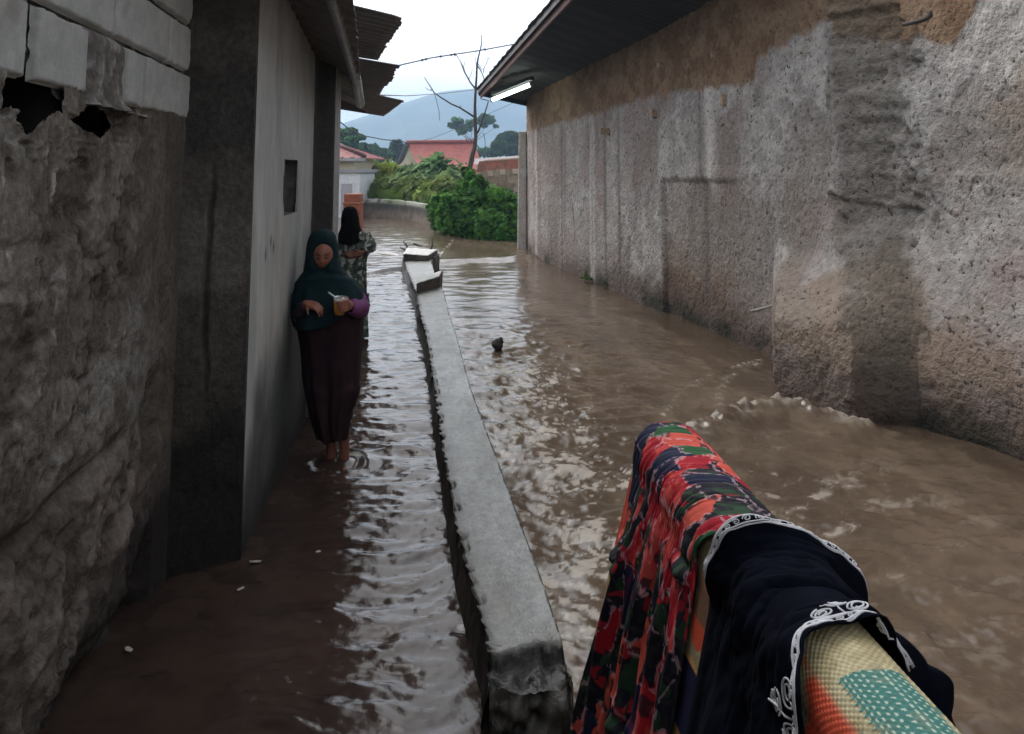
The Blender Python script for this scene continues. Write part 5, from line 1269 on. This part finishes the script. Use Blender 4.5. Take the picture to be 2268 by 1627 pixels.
    c = mixc(c, (.57, .095, .060), (idv < .14)*.8); c = mixc(c, (.02, .085, .03), ((idv > .93) & (T < .12))*.85); c = mixc(c, (.010, .012, .045), ((idv > .80) & (idv <= .90))*.8)
    c = mixc(c, (.012, .012, .02), ((id2 > .86) & (gap2 > .12))*(1-isb)*.85)
    c = mixc(c, (.58, .40, .46), np.exp(-((gap-.05)/.035)**2)*ss(-.15, .25, b4+.15*np.sin(T*500))*.75)
    o = grid('floral_cloth', P, m_red_cloth, None, c, origin=np.append(RA+RD*.2, .6)); o.modifiers.new('s', 'SOLIDIFY').thickness = .002
    props(o, 'crumpled red and black floral print cloth hanging over the far end of the straw mat', 'cloth')
    # navy cloth
    sN, tN = 300, 420
    def navy(Uu, T):
        hang = ss(.09, .30, T)
        s0 = np.interp(T, [-.28, -.05, 0, .06, .10, .25, .45, .8], [.555, .555, .55, .515, .495, .492, .488, .484]); s1 = np.interp(T, [-.28, -.1, -.02, .04, .08, .16, .3, .8], [.70, .715, .725, .745, .78, .80, .78, .765])
        S = s0+(s1-s0)*Uu
        w1 = np.sin(Uu*2*math.pi*2.2+1.0*np.sin(T*5)+2.2); w3 = fbm(np.stack([Uu*6, T*4, 0*T], -1), 3, 240); w4 = fbm(np.stack([Uu*9+T*8, T*22, 0*T], -1), 3, 241)
        off = .011+hang*(.010*w1+.012*w3+.012)+(1-hang)*(.010*w4+.008*w3+.004*np.abs(np.sin(S*70+T*16+5*w3)))
        # flared lips: the far rim stands up, two folds stick out on the stream side
        off = off+.030*np.exp(-((Uu-.03)/.09)**2)*ss(.12, .0, T)*(1+.35*np.sin(T*45))
        off = off+.050*np.exp(-((Uu-.36)/.20)**2)*ss(-.06, -.15, T)+.075*np.exp(-((Uu-.86)/.10)**2)*ss(-.07, -.13, T)
        off = off-.012*np.exp(-((Uu-.62)/.10)**2)*ss(.10, .0, T)
        off = lerp(off, .006+(off-.006)*ss(.0, .12, Uu), ss(.09, .14, T))
        return drape(S, T, np.maximum(off, .006), flareL=.215, flareR=.16)
    u = np.linspace(0, 1, sN); t = np.concatenate([np.linspace(-.28, .15, 240), np.linspace(.152, .80, tN-240)])
    Uu, T = np.meshgrid(u, t, indexing='ij'); P = navy(Uu, T)
    root = empty('navy_cloth', np.append(RA+RD*.6, .6), 'navy black cloth with white embroidered edges hanging over the straw mat', 'cloth')
    o = grid('cloth', P, m_navy, root); o.modifiers.new('s', 'SOLIDIFY').thickness = .003
    def stitch(uv, r=.0022, mbx=None):
        uv = np.array(uv); Q = navy(uv[:, 0], uv[:, 1]); h = 1e-3
        n = np.cross(navy(uv[:, 0]+h, uv[:, 1])-Q, navy(uv[:, 0], uv[:, 1]+h)-Q); n /= np.linalg.norm(n, axis=1)[:, None]+1e-12
        n = np.where((n@np.array((0, -.6, .8)))[:, None] < 0, -n, n); mbx.tube(Q+n*.0035, r, 5)
    ws = .34                     # metres per unit u
    def spiral(uc, tc, R0, turns, a0, sg, mbx, r=.002):
        a = np.linspace(0, turns*2*math.pi, int(26*turns)); rr = R0*(1-.75*a/a[-1]); stitch(np.stack([uc+rr*np.cos(a0+sg*a)/ws, tc+rr*np.sin(a0+sg*a)], -1), r, mbx)
    def edge_trim(nm, ue, t0, t1, scal, inward):
        mbx = MB(); tt = np.linspace(t0, t1, 220)
        for k, o in enumerate((.003, .0055, .0135, .016)): stitch(np.stack([ue+inward*o/ws+0*tt, tt], -1), .00125, mbx)
        for q in np.arange(t0+.006, t1, .0085): spiral(ue+inward*.0095/ws, q, .0031, 1.3, q*90, 1, mbx, .0009)
        if scal:
            for k, q in enumerate(scal):
                b = ue+inward*.018/ws
                for (du, dt, r0, a0, sg) in ((.012, -.016, .012, 0, 1), (.012, .016, .012, 3, -1), (.032, 0, .012, 2, 1), (.046, .0, .006, 1, 1)):
                    spiral(b+inward*du/ws, q+dt, r0, 2.2, a0, sg, mbx, .0013)
                stitch([(b, q), (b+inward*.016/ws, q+.002), (b+inward*.03/ws, q), (b+inward*.055/ws, q+.004)], .0015, mbx)
        mbx.build(nm, m_trim, root)
    edge_trim('far_trim', .004, -.15, .10, None, 1)
    edge_trim('near_trim', .985, -.10, .72, (-.005, .105, .205, .315, .43, .55, .66), -1)
build_fore()

#@@ LITTER
def scrap(x, y, w, l, a, m, label, z=.006, th=.0022, cat='scrap', seed=0, name='floating_scrap'):
    c = G(x, y, z); n = 14; rg = np.random.default_rng(seed); A = np.linspace(0, 2*math.pi, n, endpoint=False); r = rg.uniform(.7, 1.15, n)
    p = np.stack([l*np.cos(A)*r, w*np.sin(A)*r, rg.uniform(0, th, n)], -1); ca, sa = math.cos(a), math.sin(a); p = p@np.array([[ca, sa, 0], [-sa, ca, 0], [0, 0, 1]])
    V = np.concatenate([p+[0, 0, th], p*[.9, .9, 1]-[0, 0, th], [[0, 0, th*2.2], [0, 0, -th]]])+c
    f = [(k, (k+1) % n, 2*n) for k in range(n)]+[(n+(k+1) % n, n+k, 2*n+1) for k in range(n)]+[(k, n+k, n+(k+1) % n, (k+1) % n) for k in range(n)]
    return props(link(name, V, f, m, None, origin=c, smooth=False), label, cat, 'scraps floating on the flooded lane' if cat == 'scrap' else None)
scrap(565, 1245, .008, .026, .1, m_scrap, 'long pale scrap afloat at the column foot, the largest of four', seed=1)
scrap(532, 1306, .006, .020, .9, m_scrap, 'thin slanting pale scrap afloat in front of the column', seed=2)
scrap(705, 1223, .008, .013, .4, m_scrap, 'small pale scrap afloat in mid lane at the edge of the bright ripples', seed=3)
scrap(285, 1440, .010, .020, -.7, m_scrap, 'pale scrap afloat beside the foot of the stone wall', seed=4)
def debris():
    c = G(1101, 768, .02); mb = MB()
    fn = lambda V: V*(1+.35*fbm(V*1.7+3, 3, 250)[:, None])
    mb.ell(c+[0, 0, .02], (.055, .05, .05), 12, 16, fn=fn); mb.ell(c+[.03, 0, .05], (.03, .03, .035), 8, 12, fn=fn)
    props(mb.build('floating_debris', m_debris, origin=c), 'small dark lump of debris drifting in the middle of the brown stream', 'debris')
debris()

#@@ HAZE
hb = MB().box((-700, -40, -2), (800, 1250, 105)).build('haze', bpy.data.materials.new('haze_air'), smooth=False)
hm = hb.data.materials[0]; hm.use_nodes = True; nt = hm.node_tree; nt.nodes.remove(nt.nodes['Principled BSDF'])
pv = nt.nodes.new('ShaderNodeVolumePrincipled'); pv.inputs['Color'].default_value = (.48, .69, .97, 1); pv.inputs['Density'].default_value = .00145; pv.inputs['Anisotropy'].default_value = .1
nt.links.new(pv.outputs[0], nt.nodes['Material Output'].inputs['Volume']); props(hb, 'thin pale blue haze filling the air out to the mountain', 'haze', kind='stuff')

#@@ LIGHT
w = bpy.data.worlds.new('World'); SC.world = w; w.use_nodes = True; nt = w.node_tree; N = nt.nodes; L = nt.links
sky = N.new('ShaderNodeTexSky'); sky.sky_type = 'NISHITA'; sky.sun_disc = False; sky.sun_elevation = R(50); sky.sun_rotation = R(-40); sky.air_density = 1.0; sky.dust_density = 4
hs = N.new('ShaderNodeHueSaturation'); hs.inputs['Saturation'].default_value = .12; L.new(sky.outputs[0], hs.inputs['Color'])
tc = N.new('ShaderNodeTexCoord'); mp = N.new('ShaderNodeMapping'); mp.inputs['Scale'].default_value = (1, 1, 3.5); L.new(tc.outputs['Generated'], mp.inputs[0])
nz = N.new('ShaderNodeTexNoise'); nz.inputs['Scale'].default_value = 3.2; nz.inputs['Detail'].default_value = 7; L.new(mp.outputs[0], nz.inputs['Vector'])
mr = N.new('ShaderNodeMapRange'); mr.inputs[1].default_value = .3; mr.inputs[2].default_value = .7; mr.inputs[3].default_value = 1.7; mr.inputs[4].default_value = 2.4; L.new(nz.outputs['Fac'], mr.inputs[0])
mm = N.new('ShaderNodeVectorMath'); mm.operation = 'SCALE'; L.new(hs.outputs[0], mm.inputs[0]); L.new(mr.outputs[0], mm.inputs['Scale'])
bg = N['Background']; bg.inputs['Strength'].default_value = .15; L.new(mm.outputs[0], bg.inputs['Color'])
sun = bpy.data.lights.new('sun', 'SUN'); sun.energy = .9; sun.angle = R(38); sun.color = (1, .96, .9)
so = bpy.data.objects.new('sun', sun); COL.objects.link(so); so.rotation_euler = (R(90-50), 0, R(180+40)); so.location = (0, 0, 20)

cam = bpy.data.cameras.new('camera'); co = bpy.data.objects.new('camera', cam); COL.objects.link(co); SC.camera = co
cam.sensor_width = 36; cam.lens = 36*F/2268; cam.shift_y = (CY-813.5)/2268; cam.clip_start = .02; cam.clip_end = 6000
co.location = (0, 0, ZC); co.rotation_euler = (math.pi/2+PITCH, 0, 0)
SC.view_settings.view_transform = 'Standard'; SC.view_settings.look = 'None'; SC.view_settings.exposure = 0.36; SC.view_settings.gamma = 1
SC.cycles.use_denoising = True; SC.cycles.max_bounces = 8; SC.cycles.volume_bounces = 0
